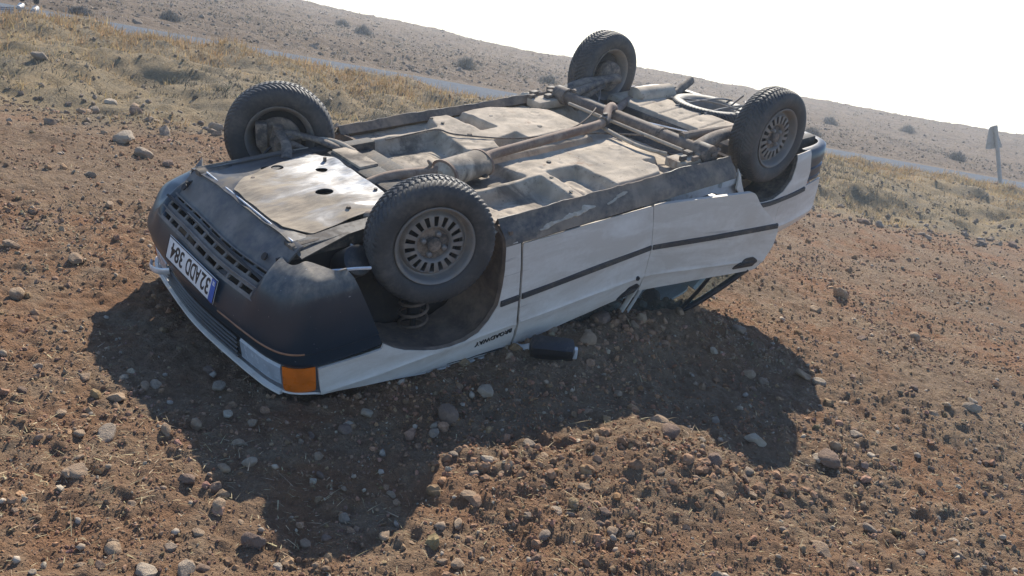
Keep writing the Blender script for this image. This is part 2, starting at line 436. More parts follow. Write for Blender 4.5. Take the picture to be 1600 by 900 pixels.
def axis(lo, hi, step, a, b, g):
    c = np.arange(lo, hi + 1e-6, step); up = []; s = step; v = c[-1]
    while v < b: s = min(s * g, 40); v += s; up.append(v)
    dn = []; s = step; v = c[0]
    while v > a: s = min(s * max(g, 1 + .05 * (v < -12 or lo < -3)), 40); v -= s; dn.append(v)
    return np.array(dn[::-1] + list(c) + up)
def soil_material():
    m = NT('ploughed_soil')
    x, y, z = m.sep()
    big = m.noise(0.55, 4, 0.6, 0.5); mid = m.noise(3.2, 5, 0.65, 0.3); fine = m.noise(42, 5, 0.7); grit = m.noise(170, 3, 0.6)
    c = m.mix(m.ramp(big, 0.40, 0.60), (0.275, 0.148, 0.082), (0.225, 0.160, 0.108))
    c = m.mix(m.ramp(mid, 0.38, 0.68), c, (0.285, 0.205, 0.135))
    c = m.mix(m.ramp(fine, 0.35, 0.65, 0.0, 0.55), c, (0.15, 0.092, 0.056))
    c = m.mix(m.ramp(grit, 0.60, 0.75, 0.0, 0.5), c, (0.46, 0.36, 0.25))
    # other ground: verge, hillside, split by the distance from the road
    d = m.math('MULTIPLY', m.math('SUBTRACT', m.math('SUBTRACT', y, 10.2), m.math('MULTIPLY', x, 0.408)), 0.926)
    d = m.math('ADD', d, m.math('MULTIPLY', m.math('SUBTRACT', m.noise(1.1, 4, 0.6), 0.5), 2.2))
    verge = m.mix(m.ramp(m.noise(2.2, 5, 0.65), 0.35, 0.65), (0.27, 0.20, 0.115), (0.18, 0.15, 0.105))
    verge = m.mix(m.ramp(fine, 0.4, 0.7, 0.0, 0.6), verge, (0.42, 0.33, 0.20))
    c = m.mix(m.ramp(d, -6.0, -4.9), c, verge)
    hill = m.mix(m.ramp(m.noise(0.35, 5, 0.6), 0.35, 0.65), (0.185, 0.138, 0.097), (0.15, 0.113, 0.083))
    hill = m.mix(m.ramp(m.noise(2.8, 6, 0.7), 0.42, 0.66, 0, 0.8), hill, (0.115, 0.092, 0.072))
    hill = m.mix(m.ramp(m.noise(9, 4, 0.6), 0.56, 0.70, 0, 0.8), hill, (0.27, 0.22, 0.17))
    c = m.mix(m.ramp(d, 1.5, 4.0), c, hill)
    m.color(c); m.rough(0.95); m.b.inputs['Specular IOR Level'].default_value = 0.12
    m.bump(m.math('ADD', m.math('MULTIPLY', fine, 1.0), m.math('ADD', m.math('MULTIPLY', grit, 0.35), mid)), 1.0, 0.035)
    return m.m
MAT['soil'] = soil_material()
xs = axis(-2.0, 2.2, 0.0125, -160, 160, 1.009)
ys = axis(-3.4, -1.6, 0.0105, -60, 700, 1.0065)
GX, GY = np.meshgrid(xs, ys, indexing='ij')
GZ = H(GX, GY)
ground = add('ground', np_mesh('ground', np.stack([GX, GY, GZ], -1).reshape(-1, 3), grid_faces(len(xs), len(ys))), MAT['soil'])
tag(ground, 'brown ploughed soil of the field, rising to the dry verge and stony hillside', 'ground', kind='structure')

# road strip
def road_material():
    m = NT('worn_asphalt')
    f = m.noise(6, 5, 0.65); g = m.noise(60, 3)
    c = m.mix(m.ramp(f, 0.35, 0.65), (0.075, 0.090, 0.11), (0.105, 0.12, 0.14)); c = m.mix(m.ramp(g, 0.4, 0.7, 0, .5), c, (0.15, 0.16, 0.175))
    m.color(c); m.rough(1.0); m.b.inputs['Specular IOR Level'].default_value = 0.05; m.bump(g, 0.3, 0.01); return m.m
MAT['road'] = road_material()
tt = np.arange(-45, 90, 0.5)
dirv = np.array([0.926, 0.3778]); nrm = np.array([-0.3778, 0.926])
RV = []
for t in tt:
    for k, dd in enumerate((-0.05, 0.9, 1.8, 2.7, 3.7)):
        p = np.array([0, 10.2]) + dirv * t + nrm * (dd * 1.0)
        RV.append((p[0], p[1], float(H_macro(p[0], p[1])) * 0 + 0.035 + 0.03 * (1 - abs(dd - 1.8) / 1.9) + (0.0 if 0 < k < 4 else -0.05)))
road = add('road', np_mesh('road', RV, grid_faces(len(tt), 5)[:, ::-1]), MAT['road'])
tag(road, 'narrow blue grey asphalt road running past behind the grassy verge', 'road', kind='structure')

# ------------------------------------------------------------------ the car
car = bpy.data.objects.new('overturned_car', None); COL.objects.link(car)
Mc = Matrix.Identity(4)
for i in range(3):
    for j in range(3): Mc[i][j] = W[i][j]
car.matrix_world = Mc
tag(car, 'white saloon car lying upside down on its roof in the ploughed field', 'car')
def cb(mb, name, mat, parent=None, smooth=True, sharp=35):
    return mb.build(name, MAT[mat], parent or car, smooth, off=O, sharp=sharp)

def hw(x, z):
    x = np.asarray(x, float); z = np.asarray(z, float)
    y = np.interp(z, [.18, .27, .40, .545, .700, .716, .735, .80, .86, .92, 1.10, 1.36], [.735, .785, .80, .806, .802, .808, .797, .785, .765, .745, .675, .58])
    y = y - 0.014 * (np.clip(-.2 - x, 0, None) / .41) ** 2 - 0.06 * (np.clip(x - 2.65, 0, None) / .5) ** 2
    y = y - sstep(2.25, 2.7, x) * (0.25 * np.clip(z - .74, 0, None) + 5.5 * np.clip(z - .76, 0, None) ** 2)
    return y
ZROWS = [.215, .245, .275, .31, .35, .40, .45, .50, .545, .59, .64, .69, .703, .713, .722, .738, .77, .80, .83, .86, .89]
def side_panel(name, outline, side=1, mat='paint', th=0.012, holes=(), inset=0.0, step=0.032, fn=None, parent=None, rows=ZROWS):
    P, T = cdt(outline, holes, step, rows=rows, edge=0.03)
    y = hw(P[:, 0], P[:, 1]) - inset
    y = y + .006 * vnoise(P[:, 0], P[:, 1], .33, 161) + .004 * vnoise(P[:, 0] + P[:, 1] * .5, P[:, 1], .12, 162) * sstep(.60, .85, P[:, 1])
    V = np.stack([P[:, 0], y, P[:, 1]], 1)
    if fn is not None: V = fn(V)
    # outward = +y : cdt triangles are ccw in (x,z) -> normal is -y
    V[:, 1] *= side
    mb = thick(V, T, th, flip=(side > 0))
    return cb(mb, name, mat, parent)

ARCH_F = [(-.308, .565), (-.255, .605), (-.197, .638), (-.093, .678), (-.02, .70), (.051, .709), (.14, .708), (.219, .689), (.275, .642), (.325, .572), (.345, .48), (.357, .391), (.363, .30), (.366, .225)]
ARCH_R = [(2.125, .235), (2.15, .31), (2.20, .41), (2.29, .468), (2.40, .495), (2.52, .500), (2.62, .468), (2.69, .404), (2.72, .33), (2.73, .255)]
wing = ARCH_F + [(.452, .225), (.452, .60), (.462, .845), (.475, .885), (.20, .856), (-.10, .812), (-.35, .765), (-.60, .722), (-.605, .70), (-.612, .588), (-.42, .590), (-.318, .588)]
door_f = round_poly([(.466, .29), (1.375, .298), (1.398, .545), (1.385, .70), (1.372, .822), (.98, .852), (.482, .882), (.466, .60)], .012)
door_r = round_poly([(1.390, .298), (2.045, .278, .03), (2.10, .36, .03), (2.24, .485, .02), (2.262, .52, .02), (2.256, .64, .03), (2.175, .785, .02), (1.78, .803), (1.392, .826), (1.400, .70), (1.412, .545)], .012)
quarter = ARCH_R + [(2.90, .255), (2.925, .40), (2.905, .492), (3.13, .492), (3.15, .70), (3.12, .84), (3.0, .885), (2.60, .885), (2.15, .86), (2.185, .79), (2.268, .645), (2.275, .52), (2.25, .475), (2.11, .35)]
def arch_lip(poly, depth, name, side, y0=None, mat='liner'):
    P = resample_loop(poly, .02); n = len(poly)
    P = np.array([p for p in P][: int(len(P))])
    A = []
    for i in range(len(poly) - 1):
        a, b = np.array(poly[i]), np.array(poly[i + 1])
        k = max(1, int(np.linalg.norm(b - a) / .02))
        for j in range(k): A.append(a + (b - a) * j / k)
    A.append(np.array(poly[-1])); A = np.array(A)
    c = A.mean(0); rows = []
    for t, (dy, grow) in enumerate([(0.0, 0.0), (-0.02, -0.006), (-0.045, 0.012), (-depth * .5, 0.02), (-depth, 0.02)]):
        Q = A + (A - c) / np.linalg.norm(A - c, axis=1)[:, None] * grow
        rows.append(np.stack([Q[:, 0], (hw(A[:, 0], A[:, 1]) + dy - .003) * side, Q[:, 1]], 1))
    V = np.stack(rows, 1).reshape(-1, 3)
    kk = np.tile(np.array([0, 0, .4, 1, 1]), len(A)); nz = vnoise(V[:, 0] * 1.0, V[:, 2] + V[:, 1] * .7, .11, 171) * kk
    V[:, 0] += nz * .03; V[:, 2] -= np.abs(nz) * .035
    return cb(thick(V, grid_faces(len(A), 5), 0.004), name, mat)

def swing(V, ang=math.radians(17.6), hx=1.40, hy=.77):
    d = V[:, :2] - np.array([hx, hy]); c, s = math.cos(ang), math.sin(ang)
    V = V.copy(); V[:, 0] = hx + d[:, 0] * c - d[:, 1] * s; V[:, 1] = hy + d[:, 0] * s + d[:, 1] * c
    return V
def strip(mb, pts, side, fn=None, h=.032, t=.011):
    """rubbing strip along (x,z) points"""
    pts = resample_loop(list(pts) + list(pts[::-1][1:-1]), .04)[:] if False else np.array(pts, float)
    n = max(2, int(abs(pts[-1][0] - pts[0][0]) / .05)); x = np.linspace(pts[0][0], pts[-1][0], n); z = np.interp(x, pts[:, 0], pts[:, 1])
    rows = []
    for dz, dy in ((-h / 2, -.002), (-h / 2 + .004, t), (h / 2 - .004, t), (h / 2, -.002)):
        rows.append(np.stack([x, hw(x, z + dz) + dy, z + dz], 1))
    V = np.stack(rows, 1).reshape(-1, 3)
    ends = [np.array(rows)[:, 0], np.array(rows)[:, -1]]
    if fn is not None: V = fn(V); ends = [fn(e) for e in ends]
    V[:, 1] *= side
    mb.put(V, grid_faces(n, 4) if side < 0 else grid_faces(n, 4)[:, ::-1])
    for e in ends:
        e = e.copy(); e[:, 1] *= side; mb.put(e, np.array([[0, 1, 2, 3]]))
    return mb
def handle(parent, cx, cz, side, fn, slope):
    """recessed flap handle: a dark plate with a sloped upper side"""
    out = round_poly([(cx - .085, cz + .030), (cx - .062, cz - .002), (cx - .035, cz - .012), (cx - .015, cz - .032), (cx + .045, cz - .034), (cx + .072, cz - .012), (cx + .066, cz + .006), (cx + .055, cz + .030)], .008, 3)
    out = [(p[0], p[1] + slope * (p[0] - cx)) for p in out]
    P, T = cdt(out, (), .02, edge=.015)
    V = np.stack([P[:, 0], hw(P[:, 0], P[:, 1]) + .007, P[:, 1]], 1)
    if fn is not None: V = fn(V)
    V[:, 1] *= side
    o = cb(thick(V, T, .012, flip=side > 0), 'door_handle', 'black', parent)
    P2, T2 = cdt([(cx - .058, cz + .016), (cx + .044, cz + .014), (cx + .048, cz - .010), (cx - .02, cz - .008)], (), .02)
    V = np.stack([P2[:, 0], hw(P2[:, 0], P2[:, 1]) + .013, P2[:, 1]], 1)
    if fn is not None: V = fn(V)
    V[:, 1] *= side
    cb(thick(V, T2, .008, flip=side > 0), 'handle_flap', 'strip', parent)
    return o

for side in (1, -1):
    fn = swing if side > 0 else None
    side_panel('front_wing', wing, side)
    fd = side_panel('front_door', door_f, side)
    rd = side_panel('rear_door', door_r, side, fn=fn, th=.03)
    if side > 0: tag(rd, 'white rear door sprung open at its rear edge')
    side_panel('quarter_panel', quarter, side)
    arch_lip(ARCH_F, .30, 'wheel_arch_liner', side)
    arch_lip(ARCH_R, .22, 'wheel_arch_liner', side, mat='pan_dark')
    cb(strip(MB(), [(.338, .568), (.448, .565)], side), 'rubbing_strip', 'strip')
    cb(strip(MB(), [(.470, .565), (1.0, .552), (1.392, .541)], side), 'rubbing_strip', 'strip', fd)
    cb(strip(MB(), [(1.418, .541), (1.8, .525), (2.245, .497)], side, fn), 'rubbing_strip', 'strip', rd)
    cb(strip(MB(), [(2.262, .505), (2.5, .520), (2.88, .506)], side), 'rubbing_strip', 'strip')
    handle(fd, 1.295, .792, side, None, -.10)
    handle(rd, 2.085, .722, side, fn, -.05)
    lk = MB()
    lk.lathe([(0, .014), (.011, .014), (.013, .009), (.014, 0)], 14, (1.325, 0, .712)); V, F = lk.arrays()
    V = V + np.array([0, float(hw(1.3, .71)) - .003, 0]); V[:, 1] *= side
    cb(MB().put(V, *F), 'door_lock', 'black', fd)
    # sill with its welded seam
    xsil = np.linspace(.360, 2.10, 120)
    rag = .006 * vnoise(xsil, xsil * 0 + 3.3 * side, .035, 41) + .010 * vnoise(xsil, xsil * 0 + 7, .11, 42) + .012 * vnoise(xsil, xsil * 0 + 9 * side, .35, 43)
    rows = [(.688, .215, 0), (.706, .178, .4), (.711, .166, 1), (.716, .166, 1), (.722, .185, .5), (.735, .204, .3), (.758, .222, .2), (.778, .250, .1), (.786, .284, 0)]
    V = np.stack([np.stack([xsil, (yy + .004 * vnoise(xsil, xsil * 0 + zz * 60, .09, 44)) * side, zz + rag * k], 1) for yy, zz, k in rows], 1).reshape(-1, 3)
    F = grid_faces(len(xsil), len(rows)); F = F if side > 0 else F[:, ::-1]
    cb(MB().put(V, F[:, ::-1]), 'sill', 'sill', sharp=60)
    # door aperture behind the sprung door
    P, T = cdt([(1.36, .27), (2.10, .27), (2.26, .47), (2.30, .62), (2.24, .80), (1.36, .84)], [round_poly([(1.47, .36), (1.98, .36), (2.14, .52), (2.16, .62), (2.10, .775), (1.47, .80)], .04)], .06)
    V = np.stack([P[:, 0], (hw(P[:, 0], P[:, 1]) - .045), P[:, 1]], 1); V[:, 1] *= side
    cb(thick(V, T, .02, flip=side > 0), 'door_jamb', 'jamb')
    # fuel flap
    if side > 0:
        P, T = cdt(round_poly([(2.60, .555), (2.80, .545), (2.80, .665), (2.60, .675)], .03), (), .04)
        V = np.stack([P[:, 0], hw(P[:, 0], P[:, 1]) + .0035, P[:, 1]], 1); cb(thick(V, T, .003, flip=True), 'fuel_flap', 'paint')
# dark gap where the bonnet has sprung from the near wing
xg = np.linspace(.06, .455, 30); zg = np.interp(xg, [-.10, .20, .475], [.812, .856, .885]) - .012 + .006 * vnoise(xg, xg * 0, .06, 181)
cb(MB().tube(np.stack([xg, hw(xg, zg) + .001, zg], 1), np.interp(xg, [.06, .25, .40, .455], [.0015, .003, .006, .004]), 6), 'bonnet_gap', 'inner')
# end of the sill seen between the sprung door and the wheel
cb(MB().box((2.07, .748, .300), (.15, .045, .075), bev=.015), 'sill_end', 'jamb')
# mud scraped along the near sill, its colour lightened to look sunlit
for (x0, x1, z0, w) in ((.57, .96, .232, .034), (1.04, 1.21, .214, .020)):
    t = np.linspace(0, 1, 60); xx = x0 + (x1 - x0) * t; wob = .012 * vnoise(xx, xx * 0, .06, 51)
    hwid = w * .5 * np.clip(np.sin(PI * t), 0.001, 1) ** .35 * np.clip(0.75 + 1.5 * vnoise(xx, xx * 0 + 2, .045, 52) + .8 * vnoise(xx, xx * 0 + 5, .016, 53), .15, 2)
    rowsv = []
    for s_ in (-1, -.4, .4, 1):
        zz = z0 - .05 * (t - .5) * w / .045 + wob + s_ * hwid
        yy = np.interp(zz, [.185, .204, .222, .250, .284], [.722, .735, .758, .778, .786]) + (.007 if abs(s_) < .9 else -.002)
        rowsv.append(np.stack([xx, yy, zz], 1))
    cb(MB().put(np.stack(rowsv, 1).reshape(-1, 3), grid_faces(60, 4)[:, ::-1]), 'sunlit_mud_patch', 'mud')

# lettering: text -> mesh, laid on a frame (origin, x direction, y direction)
def lettering(name, txt, width, height, origin, ex, ey, mat, parent, depth=.0012, bold=0.0, shear=0.0, wrap=None):
    cu = bpy.data.curves.new(name, 'FONT'); cu.body = txt; cu.size = 1.0; cu.offset = bold; cu.resolution_u = 4; cu.shear = shear
    to = bpy.data.objects.new(name, cu); COL.objects.link(to)
    me = bpy.data.meshes.new_from_object(to.evaluated_get(bpy.context.evaluated_depsgraph_get()))
    bpy.data.objects.remove(to); bpy.data.curves.remove(cu)
    V = np.array([v.co[:] for v in me.vertices]); Fl = [list(p.vertices) for p in me.polygons]
    lo, hi = V.min(0), V.max(0)
    U = (V - lo) / (hi - lo + 1e-9)
    ex = np.array(ex, float); ey = np.array(ey, float); nz = np.cross(ex, ey)
    Pn = np.array(origin) + (U[:, :1] * width) * ex + (U[:, 1:2] * height) * ey
    n = len(Pn)
    verts = np.concatenate([Pn + nz * depth, Pn])
    faces = Fl + [[i + n for i in f[::-1]] for f in Fl]
    from collections import Counter
    ec = Counter(); 
    for f in Fl:
        for i in range(len(f)): ec[(f[i], f[(i + 1) % len(f)])] += 1
    for (i, j) in list(ec):
        if (j, i) not in ec: faces.append([j, i, i + n, j + n])
    if wrap is not None: verts[:n, 1] = wrap(verts[:n, 0], verts[:n, 2]) + .0045; verts[n:, 1] = wrap(verts[n:, 0], verts[n:, 2]) - .001
    m2 = bpy.data.meshes.new(name); m2.from_pydata((verts - O).tolist(), [], faces); m2.update()
    bpy.data.meshes.remove(me)
    return add(name, m2, MAT[mat], parent)

yy = float(hw(.32, .76)) + .001
sl = np.array([-1, 0, .02]); sl /= np.linalg.norm(sl)
lettering('wing_lettering', 'BROADWAY', .225, .027, (.435, float(hw(.43, .742)) + .0006, .738), (-.999, 0, .045), (0.04, -.30, .95), 'letters', car, bold=.01, wrap=lambda x, z: hw(x, z) + .006 * vnoise(x, z, .33, 161) + .004 * vnoise(x + z * .5, z, .12, 162) * sstep(.60, .85, z))

# ---- front bumper, swept round the nose
PLANF = np.array([(-.300, .800), (-.45, .802), (-.58, .798), (-.66, .785), (-.715, .755), (-.752, .70), (-.778, .60), (-.795, .45), (-.812, .25), (-.822, .1), (-.824, 0)])
PLANF = np.concatenate([PLANF, PLANF[-2::-1] * np.array([1, -1])])
PLANR = np.array([(2.88, .770), (3.02, .765), (3.12, .745), (3.19, .70), (3.225, .62), (3.245, .45), (3.255, .2), (3.258, 0)])
PLANR = np.concatenate([PLANR, PLANR[-2::-1] * np.array([1, -1])])
def smooth_plan(P, n):
    d = np.concatenate([[0], np.cumsum(np.linalg.norm(np.diff(P, axis=0), axis=1))])
    s = np.linspace(0, d[-1], n); Q = np.stack([np.interp(s, d, P[:, 0]), np.interp(s, d, P[:, 1])], 1)
    for _ in range(max(2, n // 30)):
        Q[1:-1] = (Q[:-2] + 2 * Q[1:-1] + Q[2:]) / 4
    T = np.gradient(Q, axis=0); T /= np.linalg.norm(T, axis=1)[:, None]
    return Q, np.stack([T[:, 1], -T[:, 0]], 1), s / d[-1]      # N turned one way; fixed below
def sweep(plan, rows_of, n=110, ymin=None, ymax=None, front=True, th=.006, xmax=None, post=None, inner=None):
    Q, N, s = smooth_plan(plan, n)
    cen = np.array([plan[:, 0].max() + .3 if front else plan[:, 0].min() - .3, 0.0])
    if ((Q - cen) * N).sum() < 0: N = -N
    k = np.ones(n, bool)
    if ymin is not None: k &= Q[:, 1] >= ymin
    if ymax is not None: k &= Q[:, 1] <= ymax
    if xmax is not None: k &= Q[:, 0] <= xmax
    Q, N = Q[k], N[k]
    V = []
    for q, nn in zip(Q, N):
        ci = None
        if inner is not None and abs(q[1]) > .40:
            ci = np.array([inner[0], inner[1] * np.sign(q[1])]) - q; ci /= np.linalg.norm(ci)
            if q[0] > inner[0]: ci = -nn
        for ins, z in rows_of(q): V.append((*(q - nn * ins), z) if (ci is None or ins < .045) else (*(q + ci * ins), z))
    V = np.array(V); m = len(rows_of(Q[0]))
    if post is not None: V = post(V)
    F = grid_faces(len(Q), m)
    if not front: pass
    f0 = np.cross(V[F[:, 1]] - V[F[:, 0]], V[F[:, 3]] - V[F[:, 0]])
    mid = V[F].mean(1); out = mid - np.array([cen[0], 0, .45])
    if (f0 * out).sum() < 0: F = F[:, ::-1]
    return thick(V, F, th)
def brows(q):
    u = float(sstep(-.76, -.60, q[0]))                                 # 0 at the front face, 1 on the flanks
    e = float(sstep(.43, .57, abs(q[1])))
    fr = [(.054, .376), (.052, .374), (.050, .372), (.040, .388), (.026, .42), (.012, .455), (.003, .488), (0, .502), (.001, .508), (.012, .514), (.010, .553), (.016, .572), (.034, .580), (.07, .582)]
    co = [(.200, .206), (.150, .222), (.095, .252), (.046, .306), (.028, .38), (.010, .44), (.002, .485), (0, .502), (.001, .508), (.012, .514), (.010, .555), (.016, .574), (.034, .582), (.07, .584)]
    sd = [(.200, .190), (.120, .192), (.060, .198), (.022, .218), (.008, .27), (0, .38), (0, .47), (0, .505), (.001, .511), (.010, .517), (.009, .562), (.014, .582), (.026, .590), (.06, .592)]
    r = []
    for a, b, c in zip(fr, co, sd):
        p = np.array(a) * (1 - u) * (1 - e) + np.array(b) * (1 - u) * e + np.array(c) * u
        r.append((p[0], p[1]))
    return r
def slant(V):                                                         # the flank ends on a slope along the wheel arch
    V = V.copy(); k_ = sstep(-.62, -.30, V[:, 0]); V[:, 0] -= np.clip(.592 - V[:, 2], 0, .4) * .36 * k_
    lo_ = sstep(.25, .19, V[:, 2]) * sstep(.62, .74, np.abs(V[:, 1])) * 0
    hole = sstep(-.56, -.48, V[:, 0]) * sstep(.78, .70, np.abs(V[:, 1])) * (V[:, 2] < .215)
    V[:, 1] += np.sign(V[:, 1]) * hole * np.clip(.74 - np.abs(V[:, 1]), 0, 1)
    far_ = np.clip(1 - (V[:, 2] - .20) / .28, 0, 1) * sstep(-.45, -.62, V[:, 1])      # the far half of the skirt is pushed in
    V[:, 2] += (.065 + .32 * np.clip(-.40 - V[:, 0], 0, .36)) * far_; return V
bump_f = cb(sweep(PLANF, brows, 150, post=slant, inner=(-.50, .44)), 'front_bumper', 'bumper', sharp=50)
# scraped edge along the ridge, near half
Q, N, s = smooth_plan(PLANF, 150)
if ((Q - np.array([-.0, 0])) * N).sum() < 0: N = -N
k = (Q[:, 1] > .27) & (Q[:, 0] < -.66)
cb(MB().tube(np.stack([Q[k][:, 0] + N[k][:, 0] * .0005, Q[k][:, 1] + N[k][:, 1] * .0005, np.full(k.sum(), .5045)], 1), .0045, 6), 'scraped_trim', 'copper', bump_f)

# ---- lower valance with its air slots
def valance():
    ycs = np.linspace(-.47, .48, 10)
    yb = []                                                            # rib / slot boundaries along y
    for a, b in zip(ycs[:-1], ycs[1:]): yb += [a + .0085, b - .0085]
    ybnd = np.array([-.52] + [v for p in zip(yb[::2], yb[1::2]) for v in p] + [.52])
    path = np.array([(-.772, .372), (-.762, .359), (-.747, .342), (-.728, .322), (-.721, .314), (-.704, .3005), (-.690, .291), (-.684, .287), (-.676, .282), (-.655, .264), (-.60, .214), (-.556, .176), (-.540, .172)])
    slots = {1: (0, 99), 4: (0, 99), 7: (0, 99)}                     # path rows that are slotted
    mb = MB(); nv = len(path)
    V = np.array([(px + .02 * (abs(y) / .52) ** 2, y, pz + .006 * math.sin(y * 9)) for y in ybnd for px, pz in path])
    F = []
    for i in range(len(ybnd) - 1):
        for j in range(nv - 1):
            if (j in (1, 4) and i % 2 == 1) or (j == 7 and i % 2 == 1): continue
            F.append([i * nv + j, (i + 1) * nv + j, (i + 1) * nv + j + 1, i * nv + j + 1])
    t = thick(V, np.array(F), .010)
    V2, F2 = t.arrays()
    return t
val = cb(valance(), 'lower_valance', 'valance', sharp=30)
for xs_, zs_ in ((-.738, .326), (-.698, .292), (-.674, .277)):
    yq = np.linspace(-.49, .50, 30)
    cb(MB().tube(np.stack([xs_ + .02 * (np.abs(yq) / .52) ** 2 - .004, yq, zs_ + .006 * np.sin(yq * 9) - .004], 1), .0045, 6), 'grille_slat', 'valance', val)
cb(MB().box((-.665, .0, .33), (.012, 1.0, .12), R=np.array([[.80, 0, .60], [0, 1, 0], [-.60, 0, .80]])), 'slot_backing', 'inner')  # dark sheet added behind the slots, stands for the shade inside
# bright pressed edge of the valance and two bolt holes
cb(MB().tube([(-.536, -.40, .165), (-.538, 0, .163), (-.536, .46, .167)], .004, 6), 'valance_flange', 'chrome', val)
for yv in (-.44, .40):
    cb(MB().lathe([(0, .003), (.017, .003), (.018, 0)], 14, (0, 0, 0), R=np.array([[.75, -.66, 0], [0, 0, 1], [-.66, -.75, 0]])).put(np.zeros((0, 3))) if False else MB().tube([(-.634, yv, .238), (-.640, yv, .233)], .017, 14), 'valance_bolt_hole', 'inner', val)
# torn tab of the skirt standing up at the far end
cb(thick(np.array([(-.55, -.66, 0.350), (-.49, -.67, 0.310), (-.45, -.68, 0.275), (-.55, -.73, 0.360), (-.485, -.74, 0.302), (-.41, -.76, 0.240), (-.55, -.79, 0.405), (-.47, -.80, 0.335), (-.40, -.80, 0.275)]), grid_faces(3, 3), .006), 'torn_skirt', 'valance')

# ---- number plate
pz0, pz1 = .378, .486
p_up = np.array([-.034, 0, .105]); p_up /= np.linalg.norm(p_up)
p_x = np.array([0, -1.0, 0]); p_n = np.cross(p_x, p_up)
p_o = np.array([-.784, .26, .378]) + p_n * .004
plate = cb(MB().box(p_o + p_x * .26 + p_up * .055, (.52, .112, .004), R=np.stack([p_x, p_up, p_n], 1), bev=.0012), 'number_plate', 'plate')
fr = MB()
for cc, sz in (((.26, .0025), (.52, .004)), ((.26, .1095), (.52, .004)), ((.002, .056), (.004, .11)), ((.518, .056), (.004, .11))):
    fr.box(p_o + p_x * cc[0] + p_up * cc[1] + p_n * .0025, (sz[0], sz[1], .003), R=np.stack([p_x, p_up, p_n], 1))
cb(fr, 'plate_border', 'letters', plate)
cb(MB().box(p_o + p_x * .026 + p_up * .056 + p_n * .0022, (.044, .104, .002), R=np.stack([p_x, p_up, p_n], 1)), 'country_band', 'plate_blue', plate)
lettering('country_letters', 'TR', .022, .018, p_o + p_x * .014 + p_up * .014 + p_n * .0032, p_x, p_up, 'plate', plate, bold=.02)
xx = .058
for tx, w in (('32', .088), ('ADD', .150), ('384', .140)):
    lettering('plate_letters', tx, w, .076, p_o + p_x * xx + p_up * .018 + p_n * .002, p_x, p_up, 'letters', plate, bold=.018)
    xx += w + (.010 if tx == '32' else .032)

# ---- lamps, grille, bonnet
cb(sweep(PLANF, lambda q: [(.020, .586), (.018, .60), (.020, .69), (.030, .712)], 150, ymin=.705, xmax=-.605), 'front_indicator', 'amber')
cb(sweep(PLANF, lambda q: [(.020, .586), (.018, .60), (.020, .69), (.030, .712)], 150, ymax=-.705, xmax=-.605), 'front_indicator', 'amber')
for a, b in ((.40, .70), (-.70, -.40)):
    cb(sweep(PLANF, lambda q: [(.030, .588), (.022, .60), (.028, .685), (.045, .70)], 150, ymin=a, ymax=b), 'headlight', 'lamp')
gr = MB()
for zz in np.linspace(.600, .690, 5):
    V, F = sweep(PLANF, lambda q: [(.02, zz - .006), (.014, zz), (.02, zz + .006)], 150, ymin=-.395, ymax=.395).arrays(); gr.put(V, *F)
V, F = sweep(PLANF, lambda q: [(.05, .586), (.05, .71)], 150, ymin=-.40, ymax=.40).arrays(); gr.put(V, *F)
cb(gr, 'radiator_grille', 'black')
# the wing's front return, bonnet
U = np.linspace(0, 1, 40); Vv = np.linspace(-1, 1, 49); Bn = []
for u in U:
    for v in Vv:
        yy_ = v * .775
        xf = float(np.interp(abs(yy_), [0, .25, .45, .60, .70, .755, .775], [-.80, -.79, -.772, -.755, -.72, -.66, -.62]))
        x_ = xf + (.50 - xf) * u
        ze = float(np.interp(x_, [-.60, -.35, -.10, .20, .475], [.724, .768, .815, .859, .89]))
        z_ = ze + .035 * (1 - v * v) * min(1, u * 6) + .003
        if u < .001: z_ -= .012
        Bn.append((x_, yy_, z_ + .012 * (vnoise(np.array([x_]), np.array([yy_]), .3, 61)[0])))
cb(thick(np.array(Bn), grid_faces(40, 49)[:, ::-1], .008), 'bonnet', 'paint')
cb(sweep(PLANF, lambda q: [(.032, .712), (.012, .716), (.010, .726), (.03, .732)], 150, ymin=-.76, ymax=.70), 'bonnet_lip', 'paint')
# headlamp rim sticking out on the far side
cb(MB().tube([(-.79, -.33, .60), (-.835, -.36, .60), (-.845, -.42, .605), (-.82, -.48, .61)], .006, 8, flat=3.0, resample=14), 'lamp_trim', 'chrome')

